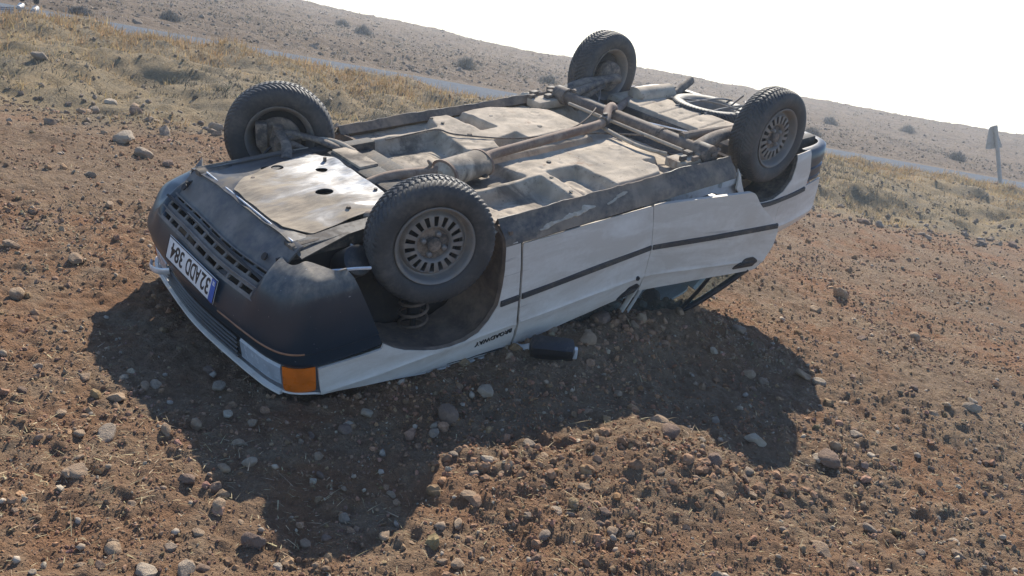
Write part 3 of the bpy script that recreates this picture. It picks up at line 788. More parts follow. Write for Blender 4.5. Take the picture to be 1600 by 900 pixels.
# ---- dark block added so engine bay cavities look dark, inner wings, chassis legs
cb(MB().box((-.12, 0, .46), (.86, .78, .34), bev=.05), 'bay_dark_block', 'inner')
for side in (1, -1):
    P, T = cdt([(-.62, .22), (.42, .22), (.47, .86), (-.60, .72)], (), .08)
    V = np.stack([P[:, 0], np.full(len(P), .47 * side) + .015 * vnoise(P[:, 0], P[:, 1], .2, 63), P[:, 1]], 1)
    cb(thick(V, T, .01, flip=side > 0), 'inner_wing', 'inner')
    cb(MB().box((-.07, .455 * side, .205), (.98, .075, .07), R=np.array([[1, 0, .0], [0, 1, 0], [0, 0, 1]]), bev=.012), 'chassis_leg', 'pan_dark')
    cb(MB().tube([(-.55, .502 * side, .175), (-.3, .496 * side, .172), (.05, .49 * side, .170)], .0035, 6), 'leg_flange', 'pan')
    cb(MB().box((.462, .735 * side, .575), (.10, .025, .60), bev=.004), 'gap_backing', 'inner')  # dark strip added behind the door gap to stop light coming through
    # firewall side
    cb(MB().box((.40, .62 * side, .42), (.02, .30, .40)), 'scuttle_side', 'liner')
    # stay from the bumper to the leg
    V = np.array([(-.56, .46, .178), (-.30, .435, .162), (-.05, .43, .158), (-.55, .56, .205), (-.30, .505, .176), (-.05, .49, .165)]); V[:, 1] *= side
    cb(thick(V, grid_faces(2, 3) if side < 0 else grid_faces(2, 3)[:, ::-1], .006), 'front_stay', 'tray_dark')
# canister in the near front corner
cb(MB().lathe([(0, .075), (.05, .075), (.066, .068), (.068, .05), (.068, -.07), (0, -.07)], 32, (-.325, .575, .272), R=np.array([[1, 0, 0], [0, .82, -.57], [0, .57, .82]]).T), 'canister', 'black')
cb(MB().tube([(-.30, .52, .215), (-.27, .55, .235), (-.265, .60, .25), (-.28, .62, .27)], .006, 8, resample=16), 'hose', 'jamb')
cb(MB().tube([(-.52, .66, .220), (-.45, .70, .215), (-.40, .72, .213), (-.33, .735, .222)], .007, 6, resample=12), 'sunlit_edge', 'chrome', bump_f)  # bright tube painting in the sunlit edge of the bumper liner

# ---- engine undertray: scraped plate with holes, dark dusty front half
def tz(x, y): return .150 - .06 * np.clip(-.50 - x, 0, None) * 0 + .020 * vnoise(x, y, .20, 71) + .009 * vnoise(x, y, .075, 72) + .05 * np.clip(np.abs(y) - .30, 0, None)
tout = round_poly([(-.525, -.13), (-.43, -.22), (-.02, -.385), (.085, -.285), (.05, .25), (-.10, .37), (-.43, .435), (-.52, .345)], .015)
tholes = [circle2((-.243, -.254), .030, 18), circle2((-.056, -.159), .030, 18), circle2((-.197, .120), .042, 22), circle2((-.185, .315), .012, 10), circle2((.02, -.26), .010, 10)]
P, T = cdt(tout, tholes, .018, edge=.018)
tray = cb(thick(np.stack([P[:, 0], P[:, 1], tz(P[:, 0], P[:, 1])], 1), T[:, ::-1], .003), 'undertray', 'tray')
tag(tray, 'scraped bare metal plate with dust and round holes')
P, T = cdt(round_poly([(-.56, -.44), (-.30, -.50), (.02, -.42), (.05, -.34), (-.40, -.20), (-.50, -.10), (-.50, .36), (-.44, .45), (-.55, .46)], .02), [circle2((-.285, -.285), .028, 16)], .04, edge=.03)
cb(thick(np.stack([P[:, 0], P[:, 1], tz(P[:, 0], P[:, 1]) + .006 + .08 * np.clip(-.5 - P[:, 0], 0, 1)], 1), T[:, ::-1], .003), 'undertray_front', 'tray_dark')
for bx_, by_ in ((-.185, .315), (.02, -.26), (-.40, -.19), (.03, .20)):
    cb(MB().tube([(bx_, by_, .158), (bx_, by_, .140)], .010, 6), 'tray_bolt', 'iron', tray)

# ---- floor pan
def sb(v, a, b, w=.008): return 1 / (1 + np.exp(np.clip(-(v - a) / w * 2, -60, 60))) * 1 / (1 + np.exp(np.clip((v - b) / w * 2, -60, 60)))
fx = np.arange(.28, 2.42, .0085); fy = np.arange(-.712, .713, .0085)
FX, FY = np.meshgrid(fx, fy, indexing='ij'); AY = np.abs(FY)
def polymask(poly, soft=.010):
    """1 inside a convex-ish polygon, falling off softly over its edge"""
    P2 = np.stack([FX.ravel(), FY.ravel()], 1); ins = inside(P2, poly); d = np.full(len(P2), 9.0)
    for k in range(len(poly)):
        a = np.array(poly[k]); b = np.array(poly[(k + 1) % len(poly)]); ab = b - a
        t = np.clip(((P2 - a) @ ab) / (ab @ ab), 0, 1); d = np.minimum(d, np.linalg.norm(P2 - a - t[:, None] * ab, axis=1))
    return sstep(-soft, soft, np.where(ins, d, -d)).reshape(FX.shape)
Z = np.full(FX.shape, .236)
def lift(mask, z):                                                     # bring a region to height z
    global Z
    Z = Z * (1 - mask) + z * mask
# near half (y > 0)
lift(polymask([(.80, .115), (.98, .045), (1.75, .105), (1.75, .455), (1.56, .66), (1.20, .67), (1.20, .36), (.97, .355), (.845, .37)], .016), .187)
lift(polymask([(.44, .350), (.985, .350), (.985, .385), (.44, .395)], .008), .186)
lift(polymask([(.925, .355), (.985, .355), (.955, .69), (.875, .69)], .008), .187)
lift(polymask([(.50, .405), (.905, .400), (.862, .655), (.56, .665)], .009), .268)
lift(polymask([(1.005, .375), (1.185, .375), (1.165, .655), (.985, .655)], .009), .262)
Z -= .030 * sb(FX, 1.00, 1.125, .03) * sb(FY, .40, .63, .03)
lift(polymask([(1.59, .50), (1.715, .50), (1.715, .68), (1.63, .68)], .009), .255)
# far half
lift(polymask([(.80, -.10), (.98, -.05), (1.27, -.10), (1.75, -.10), (1.80, -.44), (1.42, -.67), (.95, -.67), (.86, -.44)], .016), .187)
lift(polymask([(.36, -.455), (.92, -.455), (.92, -.50), (.36, -.50)], .008), .186)
lift(polymask([(1.10, -.345), (1.215, -.345), (1.185, -.665), (1.085, -.665)], .009), .262)
lift(polymask([(1.02, -.075), (1.265, -.085), (1.255, -.215), (1.06, -.17)], .012), .258)
lift(polymask([(.38, -.10), (.775, -.135), (.835, -.43), (.39, -.435)], .014), .275)
Z -= .022 * sb(FX, .46, .70, .04) * sb(FY, -.36, -.16, .04)
lift(polymask([(.55, -.52), (.90, -.52), (.87, -.69), (.55, -.69)], .010), .245)
# shared: crowned pans, plug rings, tunnel, ribs
Z -= .010 * sb(FX, 1.29, 1.68, .05) * sb(AY, .19, .58, .05)
for cyr in (.286, -.42): Z -= .005 * np.exp(-((np.hypot(FX - 1.585, FY - cyr) - .036) / .006) ** 2)
lift(sb(FY, -.035, .100, .016) * sb(FX, .1, 1.80, .04), .285)
Z += .006 * np.exp(-((FX - .795 - .02 * np.sin(FY * 9)) / .006) ** 2) * sb(FY, .12, .35, .01)
Z += .30 * np.clip(.40 - FX, 0, 1) + .080 * sstep(1.735, 1.775, FX) * (1 - sb(AY, .50, .72, .03)) + .07 * sstep(2.0, 2.2, FX)
Z -= .0035 * np.sin(FX * 110) * sb(FX, 1.02, 1.17, .01) * sb(FY, .40, .63, .02)
for cx_, cy_ in ((.62, .20), (.95, .17), (.93, -.20), (1.15, .29), (.70, -.25), (1.42, .22), (1.47, -.30), (.60, .52), (.83, .58), (1.10, -.52), (1.0, .30), (.90, -.33)):
    Z += .007 * np.exp(-((FX - cx_) ** 2 + ((FY - cy_) * .7) ** 2) / (2 * .009 ** 2))
Z += .010 * vnoise(FX, FY, .23, 81) + .006 * vnoise(FX, FY, .08, 82) + .0025 * vnoise(FX, FY, .03, 83)
floor = cb(MB().put(np.stack([FX, FY, Z], -1).reshape(-1, 3), grid_faces(len(fx), len(fy))[:, ::-1]), 'floor_pan', 'pan', sharp=0)
for side in (1, -1):
    # long rail and hat sections: light flanges with dark walls
    hs = ((.955, .43), (.915, .62)) if side > 0 else ((.955, .53), (.945, .63))
    for xh, yh in hs:
        cb(MB().tube([(xh, yh * side, .180), (xh, yh * side, .1835)], .011, 10), 'rail_hole', 'inner', floor)
    cb(MB().box((1.86, .60 * side, .195), (.26, .13, .055), bev=.015), 'rear_longeron', 'pan')
    # jacking lumps, brackets near the trailing arm
    for q in range(7):
        mb = MB().box((1.76 + .05 * q + random.uniform(-.01, .01), (.64 + .05 * math.sin(q * 2.1)) * side, .155 + random.uniform(-.01, .012)), (random.uniform(.03, .06), random.uniform(.02, .05), random.uniform(.02, .04)), bev=.006)
        cb(mb, 'arm_bracket', 'iron')
for px_, py_, pr_ in ((1.36, .42, .020), (1.66, .30, .016), (1.45, -.22, .020), (1.30, -.50, .016), (.66, .24, .018), (1.10, .25, .015), (.98, -.30, .016)):
    cb(MB().lathe([(0, .004), (pr_ * .8, .004), (pr_, .001), (pr_ * 1.15, -.001)], 14, (0, 0, 0), R=np.array([[1, 0, 0], [0, 0, 1], [0, -1, 0]])).__class__().tube([(px_, py_, .19), (px_, py_, .1805)], [pr_, pr_ * .8], 14), 'floor_plug', 'pan_dark', floor)
# subframe and gearbox mount between tray and floor
mb = MB(); mb.box((.17, -.22, .165), (.11, .28, .035), bev=.008); mb.box((.155, -.20, .205), (.13, .24, .05), bev=.01)
for q in range(4): mb.box((.235, -.31 + q * .075, .21), (.02, .012, .075), bev=.003)
cb(mb, 'gearbox_mount', 'pan')
cb(MB().box((.16, .02, .19), (.14, .80, .06), bev=.02), 'subframe', 'pan_dark')
cb(MB().box((.32, -.27, .26), (.18, .36, .10), bev=.03), 'toe_board_brace', 'pan_dark')

# ---- exhaust
ex = MB().tube([(-.16, .01, .24), (-.02, .04, .225), (.085, .066, .180), (.20, .085, .152), (.40, .135, .150), (.47, .155, .152)], [.034, .034, .032, .026, .026, .026], 14, resample=50)
ex.tube([(.72, .145, .150), (.80, .105, .145), (1.0, .090, .140), (1.40, .075, .128), (1.66, .060, .120), (1.76, .02, .112), (1.85, -.05, .092), (1.92, -.09, .088), (2.02, -.16, .13), (2.2, -.30, .22), (2.50, -.47, .240), (2.60, -.47, .235)], .027, 14, resample=90)
cb(ex, 'exhaust_pipe', 'exhaust')
sil = MB(); d0 = np.array([.435, .180, .155]); d1 = np.array([.722, .142, .155])
sil.tube([d0 + (d1 - d0) * t for t in (-.06, 0, .04, .06, .94, .96, 1.0, 1.1)], [.03, .055, .088, .092, .092, .088, .055, .03], 36, flat=.72)
cb(sil, 'front_silencer', 'pan')
for t in (.05, .95):
    c_ = d0 + (d1 - d0) * t; dd = (d1 - d0) / np.linalg.norm(d1 - d0)
    cb(MB().tube([c_ - dd * .006, c_ + dd * .006], [.0955, .0955], 36, flat=.73), 'silencer_seam', 'exhaust')
cb(MB().tube([(1.70, .055, .112), (1.735, .035, .109)], .034, 14).box((1.73, .04, .082), (.03, .02, .035), bev=.004), 'exhaust_clamp', 'iron')
cb(MB().tube([(.40, .13, .125), (.395, .11, .10), (.385, .15, .10), (.375, .14, .12)], .007, 8, resample=20), 'exhaust_hanger', 'iron')
rs = MB().tube([(2.55, -.475, .235), (2.57, -.473, .235), (2.58, -.472, .235), (2.90, -.435, .235), (2.91, -.434, .235), (2.93, -.432, .235)], [.03, .065, .080, .080, .065, .03], 32)
cb(rs, 'rear_silencer', 'pan')
cb(MB().tube([(2.88, -.42, .235), (2.98, -.43, .225), (3.06, -.45, .205), (3.19, -.49, .180)], [.024, .026, .034, .036], 16, resample=24, cap=False), 'tail_pipe', 'iron')

# ---- rear suspension
cb(MB().tube([(1.945, -.56, .150), (1.945, .02, .150), (1.945, .66, .150)], .040, 20), 'rear_axle_tube', 'axle')
for ya, yb_, rr0 in ((-.60, -.50, .056), (.58, .69, .056), (.30, .32, .047)): cb(MB().tube([(1.945, ya, .150), (1.945, yb_, .150)], rr0, 20), 'axle_bearing', 'iron')
cb(MB().tube([(2.035, -.50, .150), (2.035, .52, .152)], .013, 10), 'torsion_bar', 'pan')
cb(MB().tube([(1.86, -.40, .150), (1.86, .55, .15)], .011, 10), 'torsion_bar', 'pan')
cb(MB().tube([(1.72, .04, .15), (1.70, .20, .155), (1.70, .38, .16), (1.76, .52, .165)], .012, 10, resample=24), 'handbrake_cable', 'pan')
cb(MB().tube([(1.0, -.02, .19), (1.3, .0, .185), (1.62, .02, .18), (1.9, .3, .15), (2.2, .45, .17)], .006, 8, resample=50), 'brake_pipe', 'iron')
cb(MB().tube([(.5, -.44, .185), (.8, -.46, .185), (.86, -.42, .178), (.90, -.30, .175), (1.2, -.10, .18), (1.6, -.09, .175), (1.9, -.2, .13), (2.3, -.55, .14)], .005, 8, resample=70), 'brake_pipe', 'iron')
cb(MB().tube([(2.05, .1, .15), (2.25, .3, .185), (2.36, .5, .18), (2.4, .6, .15)], .005, 8, resample=30), 'brake_pipe', 'chrome')
for side in (1, -1):
    A = [(1.945, .575 * side, .150), (2.12, .575 * side, .105), (2.32, .575 * side, .100), (2.48, .570 * side, .105)]
    cb(MB().tube(A, [.052, .045, .040, .045], 14, resample=24, flat=.75), 'trailing_arm', 'iron')
    cb(MB().tube([(2.30, .53 * side, .12), (2.12, .50 * side, .16), (2.0, .47 * side, .22)], [.02, .024, .026], 12, resample=12), 'shock_absorber', 'iron')
    cb(MB().tube([(1.95, .46 * side, .115), (2.15, .50 * side, .10), (2.40, .555 * side, .095)], [.03, .022, .02], 10, resample=16), 'arm_brace', 'iron')
    cb(MB().lathe([(0, -.035), (.085, -.035), (.100, -.028), (.104, -.005), (.104, .035), (.06, .045), (0, .045)], 36, (2.47, .655 * side, .108), R=np.diag([1, side, 1])), 'brake_drum', 'iron')
    cb(MB().lathe([(0, -.002), (.146, -.002), (.150, .002), (.146, .006)], 40, (2.47, .703 * side, .108), R=np.diag([1, side, 1])), 'slot_blind', 'inner')  # dark disc added to keep light from showing through the rim slots

# ---- fuel tank with pressed ribs, boot floor, spare wheel in its cradle
tx_ = np.linspace(2.41, 2.80, 40); ty_ = np.linspace(-.60, .52, 140); TX, TY = np.meshgrid(tx_, ty_, indexing='ij')
TZ = .222 + .09 * sstep(2.455, 2.41, TX) + .06 * sstep(2.77, 2.80, TX) + .004 * vnoise(TX, TY, .1, 91)
for k in range(6): TZ += .010 * np.exp(-((TY - (-.50 + k * .172) + .10 * (TX - 2.6)) / .009) ** 2) * sb(TX, 2.46, 2.76, .01)
for k in range(6): TZ += .008 * np.exp(-((TY - (-.415 + k * .172)) ** 2 + (TX - 2.60) ** 2) / (2 * .012 ** 2))
cb(MB().put(np.stack([TX, TY, TZ], -1).reshape(-1, 3), grid_faces(40, 140)[:, ::-1]), 'fuel_tank', 'pan', sharp=0)
cb(MB().box((2.62, -.04, .30), (.40, 1.13, .10), bev=.02), 'tank_side', 'pan_dark')
cb(MB().box((2.75, 0, .385), (.95, 1.36, .02), bev=.005), 'boot_floor', 'pan_dark')
for side in (1, -1): cb(MB().box((2.95, .60 * side, .30), (.42, .07, .12), bev=.02), 'boot_longeron', 'pan_dark')

# ---- tyres and rims (local axis y points out of the car)
def tyre_mesh(Rt=.287, wd=.17, tread=True):
    prof = [(.178, -.066), (.186, -.074), (.205, -.083), (.235, -.086), (.258, -.083), (.2685, -.0775)]
    nt = 25 if tread else 9
    for a in np.linspace(-.0715, .0715, nt): prof.append((Rt - .012 * abs(a / .0715) ** 3.0, a))
    prof += [(r, -a) for r, a in prof[5::-1]]
    prof = np.array(prof); n = 68 * 7
    th = np.linspace(0, 2 * PI, n, endpoint=False)
    Rr = np.repeat(prof[:, 0][:, None], n, 1); A = np.repeat(prof[:, 1][:, None], n, 1); TH = np.repeat(th[None], len(prof), 0)
    on = (np.abs(A) < .074) & (Rr > .26)
    ph = (TH * 68 / (2 * PI) + np.abs(A) / .0715 * 2.1) % 1.0
    g = np.clip(1 - np.abs(ph - .5) / .22, 0, 1); g = np.minimum(1, g * 2.2)
    circ = np.clip(1 - np.abs(np.abs(A) - .024) / .006, 0, 1); circ = np.minimum(1, circ * 2)
    Rr = Rr - on * .0060 * np.maximum(g * (np.abs(A) > .004), circ)
    sh = (np.abs(A) >= .074) & (Rr > .262)
    Rr = Rr - sh * .004 * g
    V = np.stack([Rr * np.cos(TH), A, Rr * np.sin(TH)], -1).reshape(-1, 3)
    me = np_mesh('tyre', V, grid_faces(len(prof), n, closed_v=True), True)
    me.set_sharp_from_angle(angle=math.radians(40)); return me
def rim_mesh():
    mb = MB()
    mb.lathe([(.176, .070), (.181, .076), (.178, .080), (.172, .078), (.166, .070), (.163, .052), (.157, .036), (.145, .020), (.140, 0), (.142, -.02), (.156, -.045), (.164, -.062), (.172, -.075), (.178, -.078), (.180, -.072), (.176, -.066), (.168, -.055), (.160, -.043), (.146, -.02)], 72)
    n = 18 * 8; th = np.linspace(0, 2 * PI, n, endpoint=False)
    prof = [(.158, .030), (.152, .026), (.146, .026), (.138, .034), (.134, .045), (.129, .050), (.087, .053), (.083, .050), (.079, .043), (.076, .036)]
    prof = np.array(prof)
    V = np.stack([prof[:, None, 0] * np.cos(th), np.repeat(prof[:, 1][:, None], n, 1), prof[:, None, 0] * np.sin(th)], -1).reshape(-1, 3)
    F = grid_faces(len(prof), n, closed_v=True)
    i = np.arange(len(F)); ring = i // n; sec = i % n
    keep = ~((ring == 5) & (sec % 8 < 4))
    t = thick(V, F[keep][:, ::-1], .005); v2, f2 = t.arrays(); mb.put(v2, *f2)
    V, F = mb.arrays(); me = np_mesh('rim', V, F, True); me.set_sharp_from_angle(angle=math.radians(38)); return me
def centre_mesh():
    mb = MB(); mb.lathe([(.080, .040), (.074, .037), (.060, .038), (.050, .040), (.034, .041), (.032, .056), (.029, .060), (.020, .062), (.001, .062)], 48)
    V, F = mb.arrays(); me = np_mesh('rim_centre', V, F, True); me.set_sharp_from_angle(angle=math.radians(35)); return me
def bolt_mesh():
    mb = MB(); mb.lathe([(0, .022), (.007, .022), (.0095, .018), (.0105, 0)], 10)
    V, F = mb.arrays(); return np_mesh('wheel_bolt', V, F, True)
TYRE, RIM, BOLT, CENTRE = tyre_mesh(), rim_mesh(), bolt_mesh(), centre_mesh()
CENTRE.materials.append(MAT['iron'])
TYRE.materials.append(MAT['tyre']); RIM.materials.append(MAT['rim']); BOLT.materials.append(MAT['rim'])
def wheel(name, c, steer, camber, side, spin=0.0, bolts=True, parent=car, mtx=None):
    e = bpy.data.objects.new(name, None); COL.objects.link(e); e.parent = parent
    if mtx is None:
        mtx = Matrix.Rotation(steer, 3, 'Z') @ Matrix.Rotation(camber, 3, 'X') @ Matrix.Diagonal((1, side, 1)).to_3x3() if side > 0 else Matrix.Rotation(steer, 3, 'Z') @ Matrix.Rotation(camber, 3, 'X') @ Matrix.Rotation(PI, 3, 'Z')
        mtx = mtx @ Matrix.Rotation(spin, 3, 'Y')
    e.matrix_local = Matrix.Translation(Vector(np.asarray(c) - O)) @ mtx.to_4x4()
    for nm, me in (('tyre', TYRE), ('rim', RIM), ('rim_centre', CENTRE)):
        o = bpy.data.objects.new(nm, me); COL.objects.link(o); o.parent = e
    if bolts:
        for k in range(4):
            o = bpy.data.objects.new('wheel_bolt', BOLT); COL.objects.link(o); o.parent = e
            a = k * PI / 2 + .6; o.location = (.050 * math.cos(a), .038, .050 * math.sin(a)); o.scale = (1.25, 1, 1.25)
    return e
wheel('wheel', (-.017, .712, .181), .31, -.03, 1, .2)
wheel('wheel', (2.470, .694, .110), .02, -.01, 1, 1.1)
wheel('wheel', (-.005, -.695, .160), .47, -.03, -1, .7)
wheel('wheel', (2.461, -.700, .092), -.03, 0, -1, .4)
sp = wheel('spare_wheel', (2.985, -.12, .305), 0, 0, 1, bolts=False, mtx=(Matrix.Rotation(math.radians(-5), 3, 'Y') @ Matrix.Rotation(PI / 2, 3, 'X')))
cr = MB()
cr.tube([(2.70, -.20, 0.220), (2.85, -.17, 0.205), (3.10, -.15, 0.210), (3.26, -.14, 0.240)], .007, 8, resample=20)
cr.tube([(2.74, .02, 0.220), (2.9, .03, 0.205), (3.12, .04, 0.210), (3.26, .05, 0.240)], .007, 8, resample=20)
cr.tube([(2.80, -.36, 0.220), (2.95, -.10, 0.200), (3.0, .12, 0.205), (3.02, .20, 0.230)], .007, 8, resample=20)
cr.tube([(3.02, .02, 0.205), (3.04, .06, 0.150), (3.03, .10, 0.110)], .006, 8, resample=12).tube([(2.92, .10, 0.200), (3.0, .14, 0.160), (3.06, .10, 0.150)], .006, 8, resample=12)
cb(cr, 'spare_wheel_cradle', 'rim')

# ---- front suspension
def Rz(a): return np.array([[math.cos(a), -math.sin(a), 0], [math.sin(a), math.cos(a), 0], [0, 0, 1]])
for side, st, hz in ((1, .31, .181), (-1, .47, .16)):
    base = np.array([-.01, .70 * side, hz])
    def L(p, st=st, base=base, side=side):
        p = np.array(p, float); p[1] *= side; return base + Rz(st) @ p
    cb(MB().lathe([(.03, .004), (.115, .004), (.118, .001), (.118, -.010), (.115, -.013), (.03, -.013)], 40, base + Rz(st) @ np.array([0, -.055 * side, 0]), R=Rz(st)), 'brake_disc', 'iron')
    cb(MB().lathe([(.0, -.020), (.142, -.020), (.146, -.016), (.142, -.012)], 40, base + Rz(st) @ np.array([0, .012 * side, 0]), R=Rz(st)), 'slot_blind', 'inner')  # dark disc added so no brightness shows through the slotted rim
    cb(MB().box(L((-.085, -.06, -.03)), (.06, .075, .13), R=Rz(st), bev=.012), 'brake_caliper', 'iron')
    kn = MB(); kn.tube([L((0, -.08, -.075)), L((0, -.085, 0)), L((.0, -.10, .09)), L((.0, -.12, .16))], [.022, .042, .034, .03], 14, resample=16)
    kn.tube([L((0, -.03, 0)), L((0, -.12, 0))], [.05, .045], 18)
    kn.tube([L((0, -.085, -.085)), L((0, -.085, -.055))], [.026, .03], 14)
    cb(kn, 'hub_carrier', 'iron')
    # lower arm: two legs from the ball joint to the subframe
    bj = L((0, -.095, -.06)); s_ = side
    arm = MB()
    arm.tube([bj, (.10, .50 * s_, .135), (.19, .38 * s_, .17)], [.024, .026, .03], 10, resample=14, flat=.6)
    arm.tube([bj, (-.07, .50 * s_, .135), (-.13, .38 * s_, .17)], [.024, .026, .03], 10, resample=14, flat=.6)
    arm.tube([(-.03, .56 * s_, .128), (.06, .56 * s_, .128)], .016, 8)
    cb(arm, 'lower_arm', 'iron')
    cb(MB().tube([L((.02, -.11, -.01)), (.06, .46 * s_, .20), (.07, .30 * s_, .23)], [.026, .016, .016], 12, resample=14).tube([L((.02, -.12, -.01)), L((.02, -.17, 0))], [.045, .03], 16), 'drive_shaft', 'iron')
    cb(MB().tube([L((.12, -.10, -.02)), (.18, .46 * s_, .145), (.22, .30 * s_, .16)], [.013, .013, .015], 10, resample=12), 'track_rod', 'pan')
    # strut with coil spring
    top = np.array([.02, .545 * s_, .80]); bot = np.array([.0, .585 * s_, .36])
    cb(MB().tube([L((0, -.12, .10)), bot, bot + (top - bot) * .5], [.03, .032, .03], 16).tube([bot + (top - bot) * .4, top], .014, 12), 'strut', 'inner')
    cb(MB().tube([bot + (top - bot) * .22, bot + (top - bot) * .245], [.082, .086], 28), 'spring_seat', 'iron')
    cb(MB().tube([L((-.03, -.09, .02)), L((-.10, -.16, .10)), (-.16, .50 * s_, .40), (-.10, .475 * s_, .50)], .008, 8, resample=24), 'brake_hose', 'black')
    cb(MB().tube([bot + (top - bot) * .30, bot + (top - bot) * .62], [.040, .034], 18), 'dust_gaiter', 'black')
    t = np.linspace(0, 1, 180); an = t * 2 * PI * 4.6
    ax = bot + (top - bot) * (.26 + .64 * t)[:, None]
    hel = ax + np.stack([np.cos(an) * .066, np.sin(an) * .066, 0 * an], 1)
    cb(MB().tube(hel, .0075, 8), 'coil_spring', 'liner')

# ---- rear end
def rrows(q): return [(.06, .262), (.02, .262), (.004, .275), (0, .33), (.0, .372), (.010, .378), (.010, .392), (0, .398), (0, .452), (.008, .458), (.002, .464), (.004, .482), (.02, .490), (.06, .492)]
cb(sweep(PLANR, rrows, 110, front=False), 'rear_bumper', 'bumper', sharp=50)
cb(sweep(PLANR, lambda q: [(.05, .49), (.055, .60), (.06, .72), (.09, .82), (.14, .875)], 110, front=False, ymin=-.70, ymax=.70), 'boot_panel', 'paint')
for a, b in ((.42, .69), (-.69, -.42)):
    cb(sweep(PLANR, lambda q: [(.055, .55), (.045, .56), (.05, .72), (.06, .73)], 110, front=False, ymin=a, ymax=b), 'tail_light', 'red')
P, T = cdt([(2.50, -.60), (3.12, -.60), (3.12, .60), (2.50, .60)], (), .08)
cb(thick(np.stack([P[:, 0], P[:, 1], .885 + .03 * (1 - (P[:, 1] / .6) ** 2)], 1), T, .008), 'boot_lid', 'paint')

# ---- crushed cabin: roof, pillars, glass, seats
def zroof(x): return np.interp(x, [.60, .95, 1.4, 1.9, 2.25], [1.06, 1.13, 1.155, 1.20, 1.16])
P, T = cdt(round_poly([(.72, -.60), (2.25, -.56), (2.25, .56), (.72, .60)], .12), (), .07)
cb(thick(np.stack([P[:, 0], P[:, 1], zroof(P[:, 0]) + .03 * vnoise(P[:, 0], P[:, 1], .35, 95) + .03 * (1 - (P[:, 1] / .6) ** 2)], 1), T, .012), 'roof', 'paint')
for side in (1, -1):
    cb(MB().tube([(.52, .735 * side, .885), (.78, .63 * side, 1.07)], .03, 8, flat=.6), 'windscreen_pillar', 'paint')
    cb(MB().tube([(1.392, .755 * side, .82), (1.37, .70 * side, .98), (1.33, .66 * side, 1.12)], .016, 8, flat=.5, resample=10), 'centre_pillar', 'paint')
    cb(MB().tube([(1.425, .775 * side, .81), (1.41, .73 * side, .95), (1.37, .68 * side, 1.12)], .010, 8, flat=.5, resample=10), 'pillar_trim', 'chrome')
    cb(MB().tube([(2.45, .60 * side, .89), (2.2, .56 * side, 1.14)], .05, 8, flat=.5), 'rear_pillar', 'paint')
    # front window
    V = np.array([(.56, .755, .885), (.95, .73, .865), (1.36, .725, .83), (.80, .66, 1.04), (1.05, .66, 1.10), (1.33, .655, 1.11)]); V[:, 1] *= side
    cb(thick(V, grid_faces(2, 3), .004), 'front_window', 'glass')
    # rear door window and its frame, swinging with the door
    fn = swing if side > 0 else (lambda v: v)
    wpts = np.array([(1.42, .81), (1.78, .80), (2.13, .785), (1.93, .99), (1.82, 1.065), (1.68, 1.085), (1.43, 1.10)])
    P, T = cdt(wpts, (), .08, edge=.06)
    V = fn(np.stack([P[:, 0], hw(P[:, 0], P[:, 1]) - .025, P[:, 1]], 1)); V[:, 1] *= side
    rdo = [o for o in car.children if o.name.startswith('rear_door')][0 if side > 0 else 1]
    cb(thick(V, T, .004), 'door_window', 'glass', rdo)
    def fp(x, z, dy=-.02): return np.array([x, float(hw(x, z)) + dy, z])
    fr = np.array([fp(2.135, .782), fp(2.03, .89), fp(1.93, .992), fp(1.86, 1.048), fp(1.79, 1.078), fp(1.68, 1.095), fp(1.43, 1.11)]); fr = fn(fr); fr[:, 1] *= side
    cb(MB().tube(fr, .022, 10, resample=40, flat=.8), 'window_frame', 'black', rdo)
    dv = fn(np.array([fp(1.885, .80), fp(1.845, .93), fp(1.795, 1.07)])); dv[:, 1] *= side
    cb(MB().tube(dv, .012, 8, resample=12), 'window_divider', 'black', rdo)
    rr = fn(np.array([fp(1.80, 1.094, -.005), fp(1.66, 1.112, -.005), fp(1.5, 1.122, -.005)])); rr[:, 1] *= side
    cb(MB().tube(rr, .006, 6, resample=10), 'drip_rail', 'chrome', rdo)
    cb(MB().box((1.25, .33 * side, .62), (.50, .46, .18), bev=.05).box((1.50, .33 * side, .80), (.14, .44, .42), bev=.05), 'front_seat', 'seat')
V = np.array([(.52, -.70, .91), (.50, 0, .94), (.52, .70, .91), (.80, -.58, 1.08), (.78, 0, 1.12), (.80, .58, 1.08)])
cb(thick(V, grid_faces(2, 3)[:, ::-1], .005), 'windscreen', 'glass')
V = np.array([(2.52, -.58, .905), (2.52, 0, .915), (2.52, .58, .905), (2.24, -.52, 1.14), (2.24, 0, 1.17), (2.24, .52, 1.14)])
cb(thick(V, grid_faces(2, 3), .005), 'rear_window', 'glass')
cb(MB().box((2.05, 0, .62), (.50, 1.16, .18), bev=.05).box((2.28, 0, .78), (.14, 1.14, .36), bev=.05), 'rear_seat', 'seat')
cb(MB().box((.56, 0, .66), (.16, 1.34, .30), bev=.05), 'dashboard', 'seat')
# door mirror resting on the soil
mir = MB().box((.575, .950, .822), (.105, .225, .090), R=Rz(-.80) @ np.array([[.96, 0, .28], [0, 1, 0], [-.28, 0, .96]]), bev=.036)
mo = cb(mir, 'door_mirror', 'black')
cb(MB().box((.655, 1.028, .835), (.030, .030, .060), R=Rz(-.80), bev=.008), 'mirror_glass', 'chrome', mo)
cb(MB().tube([(.50, .77, .885), (.50, .82, .87), (.52, .88, .83)], .022, 8, resample=8), 'mirror_stalk', 'jamb', mo)

